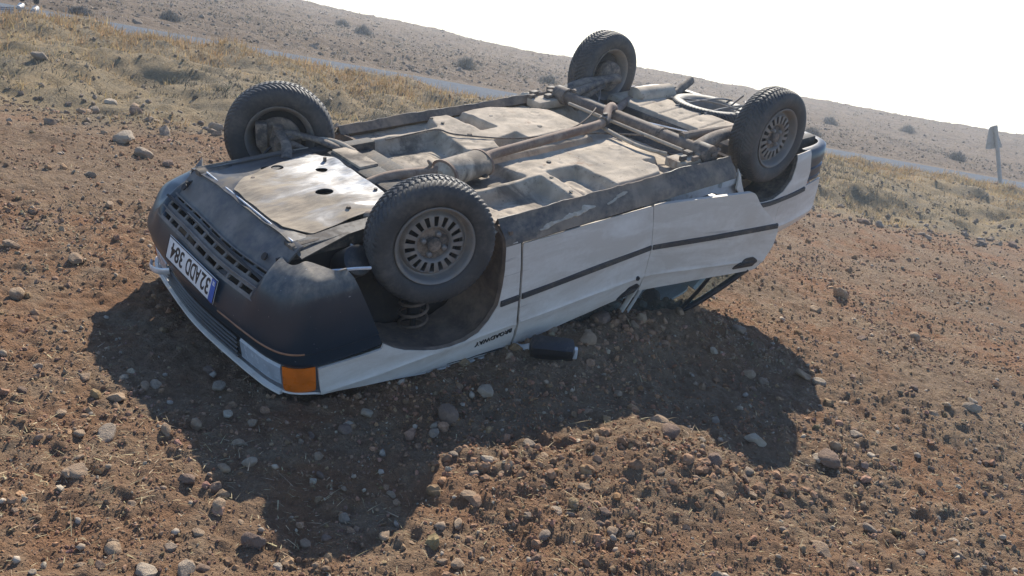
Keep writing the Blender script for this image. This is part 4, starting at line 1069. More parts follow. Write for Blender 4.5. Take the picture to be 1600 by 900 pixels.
# ------------------------------------------------------------------ loose ground: stones, clods, straw, grass
def rock_base(sub, seed, planes=13, flat=.7, rough=.05):
    r = np.random.default_rng(seed); bm = bmesh.new(); bmesh.ops.create_icosphere(bm, subdivisions=sub, radius=1.0)
    V = np.array([v.co[:] for v in bm.verts]); F = np.array([[v.index for v in f.verts] for f in bm.faces]); bm.free()
    V /= np.linalg.norm(V, axis=1)[:, None]
    N = r.normal(size=(planes, 3)); N /= np.linalg.norm(N, axis=1)[:, None]; D = r.uniform(.62, .98, planes)
    dots = V @ N.T
    lim = np.where(dots > .05, D / np.maximum(dots, .05), 9).min(1)
    V = V * np.minimum(lim, 1.05)[:, None]
    V = V * (1 + rough * r.normal(size=(len(V), 1)) * .5)
    V = V * np.array([1, r.uniform(.65, .9), flat * r.uniform(.75, 1.1)])
    V[:, :2] /= np.abs(V[:, 0]).max()
    V[:, 2] /= np.abs(V[:, 0]).max()
    return V, F
def color_attr(me, C):
    a = me.color_attributes.new('tint', 'FLOAT_COLOR', 'POINT')
    C4 = np.concatenate([C, np.ones((len(C), 1))], 1).astype(np.float32); a.data.foreach_set('color', C4.ravel())
def slope_normal(x, y, e=.03): return None
def tint_material(name, bumpy=0.5, rough=.95, scale=60, translucent=0.0, var=.35, kind='GEOMETRY'):
    m = NT(name); c = m.attr('tint', kind); f = m.noise(scale, 5, .65)
    dk = m.n('ShaderNodeMix', data_type='RGBA', blend_type='MULTIPLY'); dk.inputs[0].default_value = 1.0
    m.link(c, dk.inputs[6]); g = m.ramp(f, .3, .7, 1 - var, 1 + var * .5)
    cmb = m.n('ShaderNodeCombineColor')
    for i in range(3): m.link(g, cmb.inputs[i])
    m.link(cmb.outputs[0], dk.inputs[7]); m.color(dk.outputs[2]); m.rough(rough); m.b.inputs['Specular IOR Level'].default_value = .15
    if bumpy: m.bump(f, bumpy, .008)
    if translucent:
        tr = m.n('ShaderNodeBsdfTranslucent'); m.link(dk.outputs[2], tr.inputs[0])
        mx = m.n('ShaderNodeMixShader'); mx.inputs[0].default_value = translucent
        m.link(m.b.outputs[0], mx.inputs[1]); m.link(tr.outputs[0], mx.inputs[2]); m.link(mx.outputs[0], m.t.nodes['Material Output'].inputs['Surface'])
    return m.m
MAT['clod'] = tint_material('dry_soil_clod', .7, scale=45)
MAT['crumb'] = tint_material('soil_crumb', .5, scale=3, kind='INSTANCER')
MAT['pebble'] = tint_material('pebble_stone', .4, scale=50)
MAT['straw'] = tint_material('dry_straw', 0, .7, translucent=.25, var=.2)
MAT['grass'] = tint_material('dry_grass', 0, .8, translucent=.40, var=.2)
MAT['scrub'] = tint_material('dry_scrub', 0, .9, translucent=.15, var=.2)

def rot_batch(n, r, tilt=.5):
    a = r.uniform(0, 2 * PI, n); b = r.normal(0, tilt, n); c_ = r.normal(0, tilt, n)
    ca, sa, cb_, sb_, cc, sc = np.cos(a), np.sin(a), np.cos(b), np.sin(b), np.cos(c_), np.sin(c_); o = np.zeros(n); i = np.ones(n)
    Z_ = np.stack([ca, -sa, o, sa, ca, o, o, o, i], -1).reshape(n, 3, 3)
    X_ = np.stack([i, o, o, o, cb_, -sb_, o, sb_, cb_], -1).reshape(n, 3, 3)
    Y_ = np.stack([cc, o, sc, o, i, o, -sc, o, cc], -1).reshape(n, 3, 3)
    return Z_ @ X_ @ Y_
def scatter(name, label, cat, mat, pos, size, tint, bases, r, tilt=.5, sink=.3, smooth=False):
    """many small bodies as ONE object of kind stuff"""
    n = len(pos); which = r.integers(0, len(bases), n); VV = []; FF = []; CC = []; off = 0
    Rm = rot_batch(n, r, tilt)
    for k, (V, F) in enumerate(bases):
        ii = np.where(which == k)[0]
        if not len(ii): continue
        P = np.einsum('nij,vj->nvi', Rm[ii], V) * size[ii][:, None, None] + pos[ii][:, None, :]
        P[:, :, 2] += (size[ii] * (.5 - sink))[:, None]
        VV.append(P.reshape(-1, 3)); FF.append((F[None] + (np.arange(len(ii)) * len(V))[:, None, None] + off).reshape(-1, F.shape[1]))
        CC.append(np.repeat(tint[ii], len(V), 0)); off += len(ii) * len(V)
    me = np_mesh(name, np.concatenate(VV), np.concatenate(FF), smooth); color_attr(me, np.concatenate(CC))
    return tag(add(name, me, MAT[mat]), label, cat or name.split('_')[-1], None, 'stuff')

camw = c2w(CAMC)
def sample_field(n, r, x0=-6.5, x1=9, y0=-3.3, y1=6.5, power=1.0):
    m_ = n * 8; x = r.uniform(x0, x1, m_); y = r.uniform(y0, y1, m_)
    dist = np.hypot(x - camw[0], y - camw[1]); p = (2.0 / dist) ** power
    k = (r.uniform(0, 1, m_) < np.minimum(p, 1)) & (road_d(x, y) < -4.9) & (np.abs(x - camw[0]) < dist * .72 + .4)
    return x[k][:n], y[k][:n]
clump = lambda x, y: np.clip(vnoise(x, y, .8, 12) + .55, .1, 1)
B0 = [rock_base(1, 100 + k, 9, .85, .16) for k in range(6)]
B1 = [rock_base(2, 200 + k, 9, .85, .16) for k in range(6)]
r = np.random.default_rng(11)
# crumbs and clods of soil
base_c = np.array([.31, .195, .118])
def crumbs(name, label, pos, scl, rotv, tint, mat, sub):
    """small lumps laid by geometry nodes on a cloud of points"""
    me = bpy.data.meshes.new(name); me.vertices.add(len(pos)); me.vertices.foreach_set('co', pos.astype(np.float32).ravel())
    for nm, arr in (('scl', scl), ('rotv', rotv)):
        a = me.attributes.new(nm, 'FLOAT_VECTOR', 'POINT'); a.data.foreach_set('vector', arr.astype(np.float32).ravel())
    color_attr(me, tint)
    ng = bpy.data.node_groups.new(name, 'GeometryNodeTree')
    ng.interface.new_socket('Geometry', in_out='INPUT', socket_type='NodeSocketGeometry'); ng.interface.new_socket('Geometry', in_out='OUTPUT', socket_type='NodeSocketGeometry')
    N = ng.nodes.new; L = ng.links.new
    gi, go = N('NodeGroupInput'), N('NodeGroupOutput'); iop = N('GeometryNodeInstanceOnPoints'); ico = N('GeometryNodeMeshIcoSphere'); ico.inputs['Subdivisions'].default_value = sub
    sp_ = N('GeometryNodeSetPosition'); no = N('ShaderNodeTexNoise'); no.inputs['Scale'].default_value = 1.1; no.inputs['Detail'].default_value = 1.0
    vm = N('ShaderNodeVectorMath'); vm.operation = 'SUBTRACT'; vm.inputs[1].default_value = (.5, .5, .5)
    vs = N('ShaderNodeVectorMath'); vs.operation = 'SCALE'; vs.inputs['Scale'].default_value = 1.7
    L(no.outputs['Color'], vm.inputs[0]); L(vm.outputs[0], vs.inputs[0]); L(ico.outputs[0], sp_.inputs['Geometry']); L(vs.outputs[0], sp_.inputs['Offset'])
    sm_ = N('GeometryNodeSetMaterial'); sm_.inputs['Material'].default_value = mat; L(sp_.outputs[0], sm_.inputs['Geometry'])
    a1 = N('GeometryNodeInputNamedAttribute'); a1.data_type = 'FLOAT_VECTOR'; a1.inputs['Name'].default_value = 'scl'
    a2 = N('GeometryNodeInputNamedAttribute'); a2.data_type = 'FLOAT_VECTOR'; a2.inputs['Name'].default_value = 'rotv'
    er = N('FunctionNodeEulerToRotation'); L(a2.outputs[0], er.inputs[0])
    L(gi.outputs[0], iop.inputs['Points']); L(sm_.outputs[0], iop.inputs['Instance']); L(a1.outputs[0], iop.inputs['Scale']); L(er.outputs[0], iop.inputs['Rotation']); L(iop.outputs[0], go.inputs[0])
    o = add(name, me, mat); o.modifiers.new('crumbs', 'NODES').node_group = ng
    return tag(o, label, name.split('_')[-1], None, 'stuff')
x, y = sample_field(230000, r, power=1.9); k = r.uniform(0, 1, len(x)) < np.clip(.10 + clump(x, y) * .75 + 1.1 * vnoise(x, y, .32, 35), .08, 1); x, y = x[k], y[k]; n = len(x)
dist = np.hypot(x - camw[0], y - camw[1])
size = np.clip(r.lognormal(math.log(.0040), .50, n) * (dist / 3.0) ** .55, .0018, .020)
red = np.clip(vnoise(x, y, .9, 28) * 1.6 + .5, 0, 1)[:, None]
tint = (np.array([.325, .18, .102]) * red + np.array([.275, .20, .138]) * (1 - red)) * r.uniform(.65, 1.30, (n, 1)) * (1 + r.normal(0, .05, (n, 3)))
lt = r.uniform(0, 1, n) < .05; tint[lt] = np.array([.44, .36, .26]) * r.uniform(.8, 1.15, (lt.sum(), 1))
scl = size[:, None] * r.uniform(.6, 1.3, (n, 3)); scl[:, 2] *= .8
crumbs('soil_crumbs', 'small dry crumbs of brown soil strewn over the ploughed field', np.stack([x, y, H(x, y) + size * .1], 1), scl, r.uniform(0, 6.28, (n, 3)), tint, MAT['crumb'], 1)
x, y = sample_field(1400, r, power=1.1); k = r.uniform(0, 1, len(x)) < clump(x, y) ** 1.3 * 1.4; x, y = x[k], y[k]; n = len(x)
size = np.clip(r.lognormal(math.log(.018), .40, n), .009, .05)
near = (x < 2) & (y < 0)
tint = base_c * r.uniform(.72, 1.2, (n, 1)) * (1 + r.normal(0, .05, (n, 3)))
# broken clods heaped where the plough turned them, redder inside
hx, hy = [], []
for cx_, cy_, sx2, m2 in ((-.10, -2.18, .19, 70), (.42, -2.0, .17, 35), (.78, -2.02, .20, 70), (1.15, -1.9, .15, 35), (.55, -.55, .25, 150), (.1, -1.05, .2, 60), (.95, -.12, .2, 80)):
    hx.append(r.normal(cx_, sx2, m2)); hy.append(r.normal(cy_, sx2 * .45, m2))
hx, hy = np.concatenate(hx), np.concatenate(hy); x = np.concatenate([x, hx]); y = np.concatenate([y, hy]); m2 = len(hx)
size = np.concatenate([size, np.clip(r.lognormal(math.log(.0145), .45, m2), .007, .036)]); n = len(x)
tint = np.concatenate([tint, np.array([.285, .175, .11]) * r.uniform(.7, 1.2, (m2, 1))])
scatter('soil_clods', 'rough brown clods turned up by the plough across the field', None, 'clod', np.stack([x, y, H(x, y)], 1), size, tint, B1, r, sink=.40, smooth=False)
# grit on the bank and the hillside
x = r.uniform(-12, 22, 150000); y = r.uniform(0, 30, 150000); d = road_d(x, y); dist = np.hypot(x - camw[0], y - camw[1])
k = (d > -6.2) & ((d < -.2) | (d > 3.9)) & (np.abs(x - camw[0]) < dist * .75) & (r.uniform(0, 1, len(x)) < np.clip((9 / dist) ** 1.0, 0, 1) * np.clip(.55 + 1.4 * vnoise(x, y, .9, 33), .15, 1)); x, y, dist = x[k], y[k], dist[k]; n = len(x)
size = np.clip(r.lognormal(math.log(.009), .5, n) * (dist / 9) ** .5, .004, .04)
gp = np.array([(.30, .225, .15), (.22, .17, .12), (.36, .285, .20), (.16, .125, .092)])
crumbs('bank_grit', 'dry grit and crumbs of earth on the bank and the foot of the hill', np.stack([x, y, H(x, y) + size * .1], 1), size[:, None] * r.uniform(.6, 1.3, (n, 3)), r.uniform(0, 6.28, (n, 3)), gp[r.integers(0, 4, n)] * r.uniform(.75, 1.2, (n, 1)), MAT['crumb'], 1)
# pebbles
x, y = sample_field(1100, r, power=1.1); n = len(x)
size = np.clip(r.lognormal(math.log(.0125), .40, n), .006, .024)
pal = np.array([(.40, .31, .225), (.34, .25, .175), (.44, .36, .275), (.28, .185, .13), (.36, .30, .24)])
tint = pal[r.integers(0, len(pal), n)] * r.uniform(.75, 1.1, (n, 1))
scatter('field_pebbles', 'small pale pebbles scattered through the ploughed soil', None, 'pebble', np.stack([x, y, H(x, y)], 1), size, tint, B0, r, smooth=True)
# field edge and hillside stones
m_ = 60000; x = r.uniform(-40, 60, m_); y = r.uniform(6, 60, m_); d = road_d(x, y)
dist = np.hypot(x - camw[0], y - camw[1])
k = (d > 4.2) & (r.uniform(0, 1, m_) < np.clip((20 / dist) ** 1.2, 0, 1)) & (np.abs(x - camw[0]) < dist * .75); x, y = x[k][:13000], y[k][:13000]; n = len(x)
size = np.clip(r.lognormal(math.log(.027), .50, n), .013, .13)
pal2 = np.array([(.28, .218, .162), (.245, .19, .145), (.32, .255, .195), (.21, .162, .122)])
tint = pal2[r.integers(0, 4, n)] * r.uniform(.75, 1.15, (n, 1))
scatter('hillside_stones', 'countless small stones covering the dry hillside beyond the road', None, 'pebble', np.stack([x, y, H(x, y)], 1), size, tint, B0, r, sink=.48)
m_ = 8000; x = r.uniform(-8, 14, m_); y = r.uniform(0, 12, m_); d = road_d(x, y); k = (d > -6.3) & (d < -3.8) & (r.uniform(0, 1, m_) < .8 * np.exp(-((d + 5.2) / .6) ** 2)); x, y = x[k], y[k]; n = len(x)
size = np.clip(r.lognormal(math.log(.028), .5, n), .012, .075); tint = pal2[r.integers(0, 4, n)] * r.uniform(.75, 1.15, (n, 1))
scatter('verge_rubble', 'small rubble along the edge between the ploughed soil and the verge', None, 'pebble', np.stack([x, y, H(x, y)], 1), size, tint, B0, r)

def blades(name, label, mat, x, y, z, ln, wd, lean, tint, r, kind='stuff', curl=.5):
    n = len(x); a = r.uniform(0, 2 * PI, n); up = np.cos(lean); ho = np.sin(lean)
    D = np.stack([np.cos(a) * ho, np.sin(a) * ho, up], 1); b = a + PI / 2 + r.normal(0, .8, n); S = np.stack([np.cos(b), np.sin(b), np.zeros(n)], 1) * wd[:, None]
    P0 = np.stack([x, y, z], 1); bend = np.stack([np.cos(a), np.sin(a), -.5 * np.ones(n)], 1) * (ln * curl * r.uniform(.1, .6, n))[:, None]
    P1 = P0 + D * ln[:, None] * .55; P2 = P0 + D * ln[:, None] + bend * .6
    V = np.stack([P0 - S, P0 + S, P1 + S * .8, P1 - S * .8, P2], 1).reshape(-1, 3); i = np.arange(n)[:, None] * 5
    me = np_mesh(name, V, [i + np.array([0, 1, 2, 3]), i + np.array([3, 2, 4])], False); color_attr(me, np.repeat(tint, 5, 0))
    return me
# straw lying on the soil
x, y = sample_field(42000, r, power=1.15); k = r.uniform(0, 1, len(x)) < np.clip(vnoise(x, y, .5, 21) * 1.6 + .55, .05, 1); x, y = x[k], y[k]; n = len(x)
ln = np.clip(r.lognormal(math.log(.021), .55, n), .008, .13); tint = np.array([.50, .40, .24]) * r.uniform(.6, 1.3, (n, 1)) * (1 + r.normal(0, .04, (n, 3)))
me = blades('straw', '', 'straw', x, y, H(x, y) + .009, ln, np.clip(r.normal(.0014, .0005, n), .0008, .0028), np.clip(r.normal(1.40, .16, n), .7, 1.56), tint, r, curl=.35)
tag(add('straw', me, MAT['straw']), 'broken bits of pale straw lying all over the soil', 'straw', None, 'stuff')
# dry grass on the verge, in tufts
pals = np.array([(.50, .365, .185), (.42, .285, .145), (.35, .285, .175), (.20, .185, .135), (.125, .12, .095)])
nt = 12500; tx = r.uniform(-11, 20, nt * 3); ty = r.uniform(0, 19, nt * 3); d = road_d(tx, ty)
pk = vnoise(tx, ty, 1.3, 23) + .6 * vnoise(tx, ty, .45, 24) + .5
crest = np.exp(-((d + .9) / .9) ** 2)
k = (d > -5.6) & (d < -.15) & (r.uniform(0, 1, len(tx)) < np.clip(.10 + 1.0 * pk + .5 * crest, .06, 1) * sstep(-5.8, -3.9, d + vnoise(tx, ty, .9, 25) * 1.5)); tx, ty, pk, crest = tx[k][:nt], ty[k][:nt], pk[k][:nt], crest[k][:nt]
kind_n = vnoise(tx, ty, 1.6, 26) + .35 * r.normal(0, .5, len(tx)) + .5 * crest - .05
kidx = np.where(kind_n > .22, 1, np.where(kind_n > .0, 0, np.where(kind_n > -.14, 2, np.where(kind_n > -.30, 3, 4))))
nb = 12; X = np.repeat(tx, nb); Y = np.repeat(ty, nb); K = np.repeat(kidx, nb); n = len(X)
sp = np.repeat(r.uniform(.03, .13, len(tx)), nb); X = X + r.normal(0, 1, n) * sp; Y = Y + r.normal(0, 1, n) * sp
hgt = np.repeat(r.uniform(.5, 1.25, len(tx)) * (.085 + .050 * crest + .045 * np.clip(pk, 0, 1)), nb) * r.uniform(.5, 1.15, n) * np.where(K >= 3, .75, 1)
tint = pals[K] * r.uniform(.55, 1.2, (n, 1)) * np.repeat(r.uniform(.7, 1.15, len(tx)), nb)[:, None] * (1 + r.normal(0, .04, (n, 3)))
me = blades('dry_grass', '', 'grass', X, Y, H(X, Y) - .01, hgt, r.uniform(.0022, .0048, n) * np.where(K >= 3, 1.35, 1), np.abs(r.normal(.40, .38, n) + .25 * (K >= 3)).clip(0, 1.4), tint, r, curl=.6)
tag(add('dry_grass', me, MAT['grass']), 'dry yellow and grey grass growing over the bank below the road', 'grass', None, 'stuff')
# low scrub on the hillside
nt = 4200; tx = r.uniform(-40, 60, nt * 5); ty = r.uniform(8, 60, nt * 5); d = road_d(tx, ty); dist = np.hypot(tx - camw[0], ty - camw[1])
k = (d > 4.0) & (np.abs(tx - camw[0]) < dist * .75) & (r.uniform(0, 1, len(tx)) < np.clip(18 / dist, 0, 1) * np.clip(.5 + vnoise(tx, ty, 3.0, 27) * 1.6, .1, 1)); tx, ty = tx[k][:nt], ty[k][:nt]
nb = 9; X = np.repeat(tx, nb); Y = np.repeat(ty, nb); n = len(X); sp = np.repeat(r.uniform(.03, .16, len(tx)), nb); X += r.normal(0, 1, n) * sp; Y += r.normal(0, 1, n) * sp
ci = np.repeat(r.integers(0, 4, len(tx)), nb); pal3 = np.array([(.36, .30, .21), (.30, .26, .20), (.22, .20, .165), (.40, .32, .20)])
me = blades('hillside_scrub', '', 'scrub', X, Y, H(X, Y) - .01, r.uniform(.05, .16, n), r.uniform(.004, .010, n), np.abs(r.normal(.6, .4, n)).clip(0, 1.4), pal3[ci] * r.uniform(.7, 1.15, (n, 1)), r)
tag(add('hillside_scrub', me, MAT['scrub']), 'thin withered scrub dotted over the stony hillside', 'scrub', None, 'stuff')

# ---- dry bushes one can count on the hillside
def bush(x, y, rad, label, dark):
    rr_ = np.random.default_rng(int(abs(x * 131 + y * 17)) + 5); n = 900
    px = x + rr_.normal(0, rad * .28, n); py = y + rr_.normal(0, rad * .28, n); w = np.hypot(px - x, py - y) / rad
    z0 = H(px, py) + rr_.uniform(0, 1, n) * np.clip(.55 - w * .5, .02, 1) * rad
    tint = np.array(dark) * rr_.uniform(.6, 1.3, (n, 1))
    o0 = np.array([x, y, float(H(x, y))])
    me = blades('dry_bush', '', 'scrub', px - o0[0], py - o0[1], z0 - o0[2] - .02, rr_.uniform(.12, .42, n) * rad, rr_.uniform(.005, .011, n), np.abs(rr_.normal(.5, .45, n)).clip(0, 1.4), tint, rr_)
    o = add('dry_bush', me, MAT['scrub']); o.location = o0
    return tag(o, label, 'bush', 'dry bushes on the hillside')
for x, y, rad, lab, dk in [
    (-5.53, 27.66, .62, 'small dark bush high on the hillside, above the far front wheel', (0.210, 0.200, 0.180)),
    (-1.26, 18.15, .52, 'largest rounded dry bush on the slope just beyond the road', (0.260, 0.240, 0.205)),
    (.95, 18.75, .44, 'pale low bush on the slope, next right of the largest rounded bush', (0.300, 0.270, 0.230)),
    (-6.92, 31.16, .55, 'greyish bush near the skyline, left of the other high bush', (0.270, 0.250, 0.220)),
    (8.81, 20.05, .55, 'dark bush just behind the rear wheel and bumper of the car', (0.220, 0.205, 0.180)),
    (15.2, 23.8, .55, 'dark bush beyond the road, left of the leaning sign', (0.200, 0.190, 0.175)),
    (13.87, 32.24, .60, 'low wide bush upslope between the rear wheel and the sign', (0.250, 0.230, 0.200)),
    (19.04, 36.05, .60, 'faint bush close to the skyline above the road sign side', (0.260, 0.240, 0.210)),
    (-7.46, 14.1, .40, 'dark tuft-like bush across the road above the grassy bank', (0.200, 0.190, 0.170)),
    (-8.0, 11.2, .34, 'small dark bush at the far roadside beyond the person', (0.190, 0.180, 0.170))]:
    bush(x, y, rad * .8, lab, dk)

# ---- stones one can count in the field
def stone_material(name, c1, c2):
    m = NT(name); info = m.n('ShaderNodeObjectInfo'); f = m.noise(1.3, 5, .6); g = m.noise(9, 5, .7)
    c = m.mix(m.ramp(f, .35, .65), c1, c2); c = m.mix(m.ramp(g, .5, .75, 0, .45), c, tuple(v * .62 for v in c1))
    c = m.mix(m.ramp(info.outputs['Random'], 0, 1, 0, .45), c, (.27, .19, .135)); m.color(c); m.rough(.93); m.b.inputs['Specular IOR Level'].default_value = .15
    m.bump(m.math('ADD', f, m.math('MULTIPLY', g, .5)), .6, .08); return m.m
SM = {'tan': stone_material('tan_limestone', (.37, .255, .165), (.44, .325, .22)), 'pale': stone_material('pale_limestone', (.46, .37, .275), (.53, .45, .345)),
      'grey': stone_material('grey_limestone', (.31, .25, .19), (.38, .31, .24)), 'dark': stone_material('dark_brown_stone', (.20, .14, .11), (.27, .19, .14))}
SB = {}
for c_ in SM:
    for v_ in range(5):
        V, F = rock_base(3, 300 + 17 * v_ + len(c_), 15, .74, .018); me = np_mesh('stone', V, F, True); me.set_sharp_from_angle(angle=math.radians(28)); me.materials.append(SM[c_]); SB[c_, v_] = me
cnt = [0]
def stone(x, y, w, label, colour='tan', group='loose stones on the ploughed soil', flat=1.0, sink=.25):
    rr_ = random.Random(cnt[0] * 7 + 1); cnt[0] += 1
    o = bpy.data.objects.new('stone', SB[colour, rr_.randrange(5)]); COL.objects.link(o)
    s_ = w * .5; o.scale = (s_ * rr_.uniform(.92, 1.08), s_ * rr_.uniform(.85, 1.1), s_ * rr_.uniform(.8, 1.15) * flat)
    o.rotation_euler = (rr_.gauss(0, .22), rr_.gauss(0, .22), rr_.uniform(0, 6.28)); o.location = (x, y, float(H(x, y)) + s_ * flat * (.62 - sink * 1.6) * .8)
    return tag(o, label, 'stone', group)
NAMED = [
 (-1.59, -2.08, .089, 'squarish tan stone on the edge of the car shadow, below the number plate', 'tan'),
 (-1.77, -1.95, .061, 'small tan stone just outside the left corner of the car shadow', 'tan'),
 (-1.49, -2.62, .092, 'smooth tan wedge-shaped stone alone on sunlit soil, well left of the wheel shadow', 'tan'),
 (-1.59, -2.39, .056, 'small rounded stone between the squarish tan stone and the wedge-shaped tan stone', 'tan'),
 (-1.25, -2.19, .072, 'flat stone inside the shadow of the bumper, near its sunlit edge', 'tan'),
 (-0.99, -2.39, .062, 'flat pale stone in the notch between the bumper shadow and the front wheel shadow', 'pale'),
 (-1.15, -2.55, .061, 'dark brown stone on sunlit straw beside the front wheel shadow', 'dark'),
 (-1.01, -2.65, .063, 'tan stone with a dark hollow below it, beside the rounded front wheel shadow', 'tan'),
 (-1.11, -3.00, .075, 'pale rounded stone at the bottom edge of the picture, left of a double stone', 'pale'),
 (-1.01, -2.96, .082, 'pale lumpy double stone at the bottom edge of the picture below the front wheel shadow', 'pale'),
 (-0.21, -2.76, .066, 'cracked tan stone at the bottom edge of the picture, alone below the sunlit notch', 'tan'),
 (-0.61, -2.56, .052, 'round grey pebble-like stone in the middle of the front wheel shadow', 'grey'),
 (-0.46, -2.64, .051, 'small tan stone on the rim of the front wheel shadow', 'tan'),
 (-0.31, -1.86, .125, 'long flat slab-like stone lying between the two lobes of the car shadow', 'dark'),
 (-0.36, -1.98, .070, 'flat oval stone touching the long slab-like stone in the shadow', 'grey'),
 (0.32, -1.00, .110, 'tan blocky stone in the shadow beside the fallen door mirror', 'tan'),
 (1.44, -1.59, .120, 'big brown wedge stone at the tip of the rear wheel shadow', 'dark'),
 (1.53, -1.44, .085, 'reddish round stone leaning on the big brown wedge stone', 'tan'),
 (0.98, -1.88, .055, 'upright little stone on the sunlit side of the clods, below the rear wheel shadow', 'grey'),
 (0.80, -1.93, .100, 'reddish brown lump on the ridge of clods below the rear wheel shadow', 'dark'),
 (2.69, -0.56, .110, 'pale flat-topped stone standing clear on the open soil right of the car shadow', 'pale'),
 (3.10, 1.00, .100, 'upright brown stone alone on the open soil towards the verge', 'tan'),
 (2.73, 1.66, .170, 'wide rounded brown stone on the open soil level with the rear door', 'tan'),
 (-3.05, 1.78, .170, 'large grey boulder-like stone behind the front bumper, by the far front wheel', 'grey'),
 (-2.61, 0.16, .088, 'pointed brown stone left of the front bumper corner', 'tan'),
 (-2.36, -0.79, .087, 'long tan stone level with the left end of the number plate', 'tan'),
 (-3.33, 2.09, .200, 'pale broad stone at the field edge, above the grey boulder-like stone', 'pale'),
 (-4.06, 2.94, .150, 'upright reddish stone at the foot of the grassy bank', 'tan'),
 (-3.70, 3.20, .150, 'square-shouldered brown stone nearest the far front wheel at the foot of the bank', 'dark'),
 (-5.09, 4.15, .170, 'grey block standing in the dry grass high on the bank', 'grey'),
 (-3.00, 3.45, .220, 'wide flat pale stone at the foot of the bank beside the far front tyre', 'pale'),
 (4.70, 5.99, .190, 'brown boulder at the foot of the right-hand bank, darker one of a pair', 'dark'),
 (4.98, 6.12, .150, 'grey boulder at the foot of the right-hand bank, paler one of a pair', 'grey'),
 (1.12, 0.19, .095, 'tan three-cornered stone in shade under the rear door window', 'tan'),
 (0.82, 0.02, .150, 'large brown stone heaped against the bottom of the door pillar trim', 'dark'),
 (0.43, -0.64, .130, 'rounded grey-brown stone under the front door edge', 'dark'),
 (0.05, 8.75, .42, 'flat white stone on the crest of the bank at the edge of the road', 'pale'),
]
for x, y, w, lab, c_ in NAMED: stone(x, y, w, lab, c_, sink=.18)
SHADE = [(-1.75, -1.35), (-1.72, -1.62), (-1.25, -2.2), (-1.0, -2.35), (-1.0, -2.8), (-.85, -2.9), (-.45, -2.78), (-.15, -2.2), (.85, -1.55), (.98, -1.80), (1.35, -1.75), (1.42, -1.35), (1.9, -1.0), (1.55, -.45), (1.0, .2), (-.5, -.5)]
def plain_stone(x, y, w, flat=1.0):
    c_ = random.choice(['tan', 'tan', 'grey', 'pale', 'dark'])
    word = {'tan': 'tan', 'grey': 'grey', 'pale': 'pale', 'dark': 'dark brown'}[c_]
    size_ = 'sizeable' if w > .075 else 'small'
    if inside(np.array([[x, y]]), SHADE)[0]: where = 'lying in the shadow of the car'
    elif road_d(x, y) > -7.6: where = 'lying near the field edge by the grassy bank'
    elif x < -1.9: where = 'lying on sunlit soil beyond the number plate end of the car'
    elif y < -1.9 and x < .6: where = 'lying on sunlit soil in front of the wheel shadow'
    elif y < -1.0: where = 'lying on sunlit soil before the rear wheel shadow'
    else: where = 'lying on sunlit soil behind and beside the rear door'
    lab = size_ + ' ' + word + ' stone ' + where
    stone(x, y, w, lab, c_, group=size_ + ' ' + word + ' stones ' + where, flat=flat)
for x, y, w in [(-1.06, -2.1, .055), (-1.5, -1.93, .057), (-1.06, -2.55, .056), (-.65, -1.9, .064), (1.63, -2.18, .056), (1.85, -2.02, .048), (-4.1, 3.24, .122), (-3.84, 3.51, .126), (-4.09, 3.55, .139), (5.58, 6.12, .137), (7.01, 6.72, .163), (7.28, 6.82, .165), (.67, -.5, .096), (1.78, -.52, .09), (.33, -2.47, .06), (-.11, -2.16, .06), (.02, -2.0, .057), (1.41, -.67, .072), (-1.0, -2.95, .057), (-.71, -1.97, .047), (-.76, -2.85, .039), (-.54, -1.21, .063), (-.77, -2.25, .048), (.47, -1.35, .056), (1.13, -.53, .066), (1.74, -1.2, .072), (2.43, -.35, .07), (2.83, -.33, .078), (-2.39, -1.31, .089), (-1.96, -1.95, .041), (-1.92, -2.14, .044), (.18, -2.4, .042),
                (.55, -.35, .11), (.72, -.28, .08), (.38, -.45, .10), (.25, -.72, .09), (.62, -.62, .07), (.95, -.25, .09), (.80, -.50, .055), (1.05, -.08, .07), (.15, -.92, .06)]:
    plain_stone(x, y, w)
r = np.random.default_rng(23)
x, y = sample_field(4000, r, power=.9)
ww = np.clip(.022 * (1 - r.uniform(0, 1, len(x))) ** (-1 / 3.0), .022, .11); dist = np.hypot(x - camw[0], y - camw[1])
car_xy = (x * .733 + y * .644); car_v = (x * .669 - y * .740)
okk = ~((car_xy > -2.05) & (car_xy < 2.1) & (np.abs(car_v) < .85)) & (np.abs(x - camw[0]) < dist * .6)
x, y, ww, dist = x[okk], y[okk], ww[okk], dist[okk]
big = np.argsort(-ww / dist)[:150]
for i in big:
    plain_stone(float(x[i]), float(y[i]), float(ww[i]), flat=random.uniform(.75, 1.0))

# ---- road sign seen from behind, leaning
sign = bpy.data.objects.new('road_sign', None); COL.objects.link(sign)
sx_, sy_ = 12.4, 16.1
sign.location = (sx_, sy_, 0.0); sign.rotation_euler = (0, math.radians(-25), math.radians(-6))
tag(sign, 'leaning grey road sign at the far roadside, seen from behind', 'sign')
MAT['galv'] = dusty('dull_galvanised_steel', (.36, .345, .32), (.38, .33, .27), .40, .75, .7, scale=6, bump=.05).m
MB().tube([(0, 0, -.3), (0, 0, 1.62)], .045, 14).build('post', MAT['galv'], sign)
tri = round_poly([(-.24, 1.06), (.16, 1.03), (.04, 1.60), (-.10, 1.60)], .06)
P, T = cdt(tri, (), .12, edge=.08)
thick(np.stack([P[:, 0] - .02, np.full(len(P), .055), P[:, 1]], 1), T, .012).build('sign_panel', MAT['galv'], sign)
mb = MB(); mb.box((0, .035, 1.18), (.16, .02, .03), bev=.004); mb.build('bracket', MAT['galv'], sign); MB().box((0, .035, 1.48), (.13, .02, .03), bev=.004).build('bracket', MAT['galv'], sign)

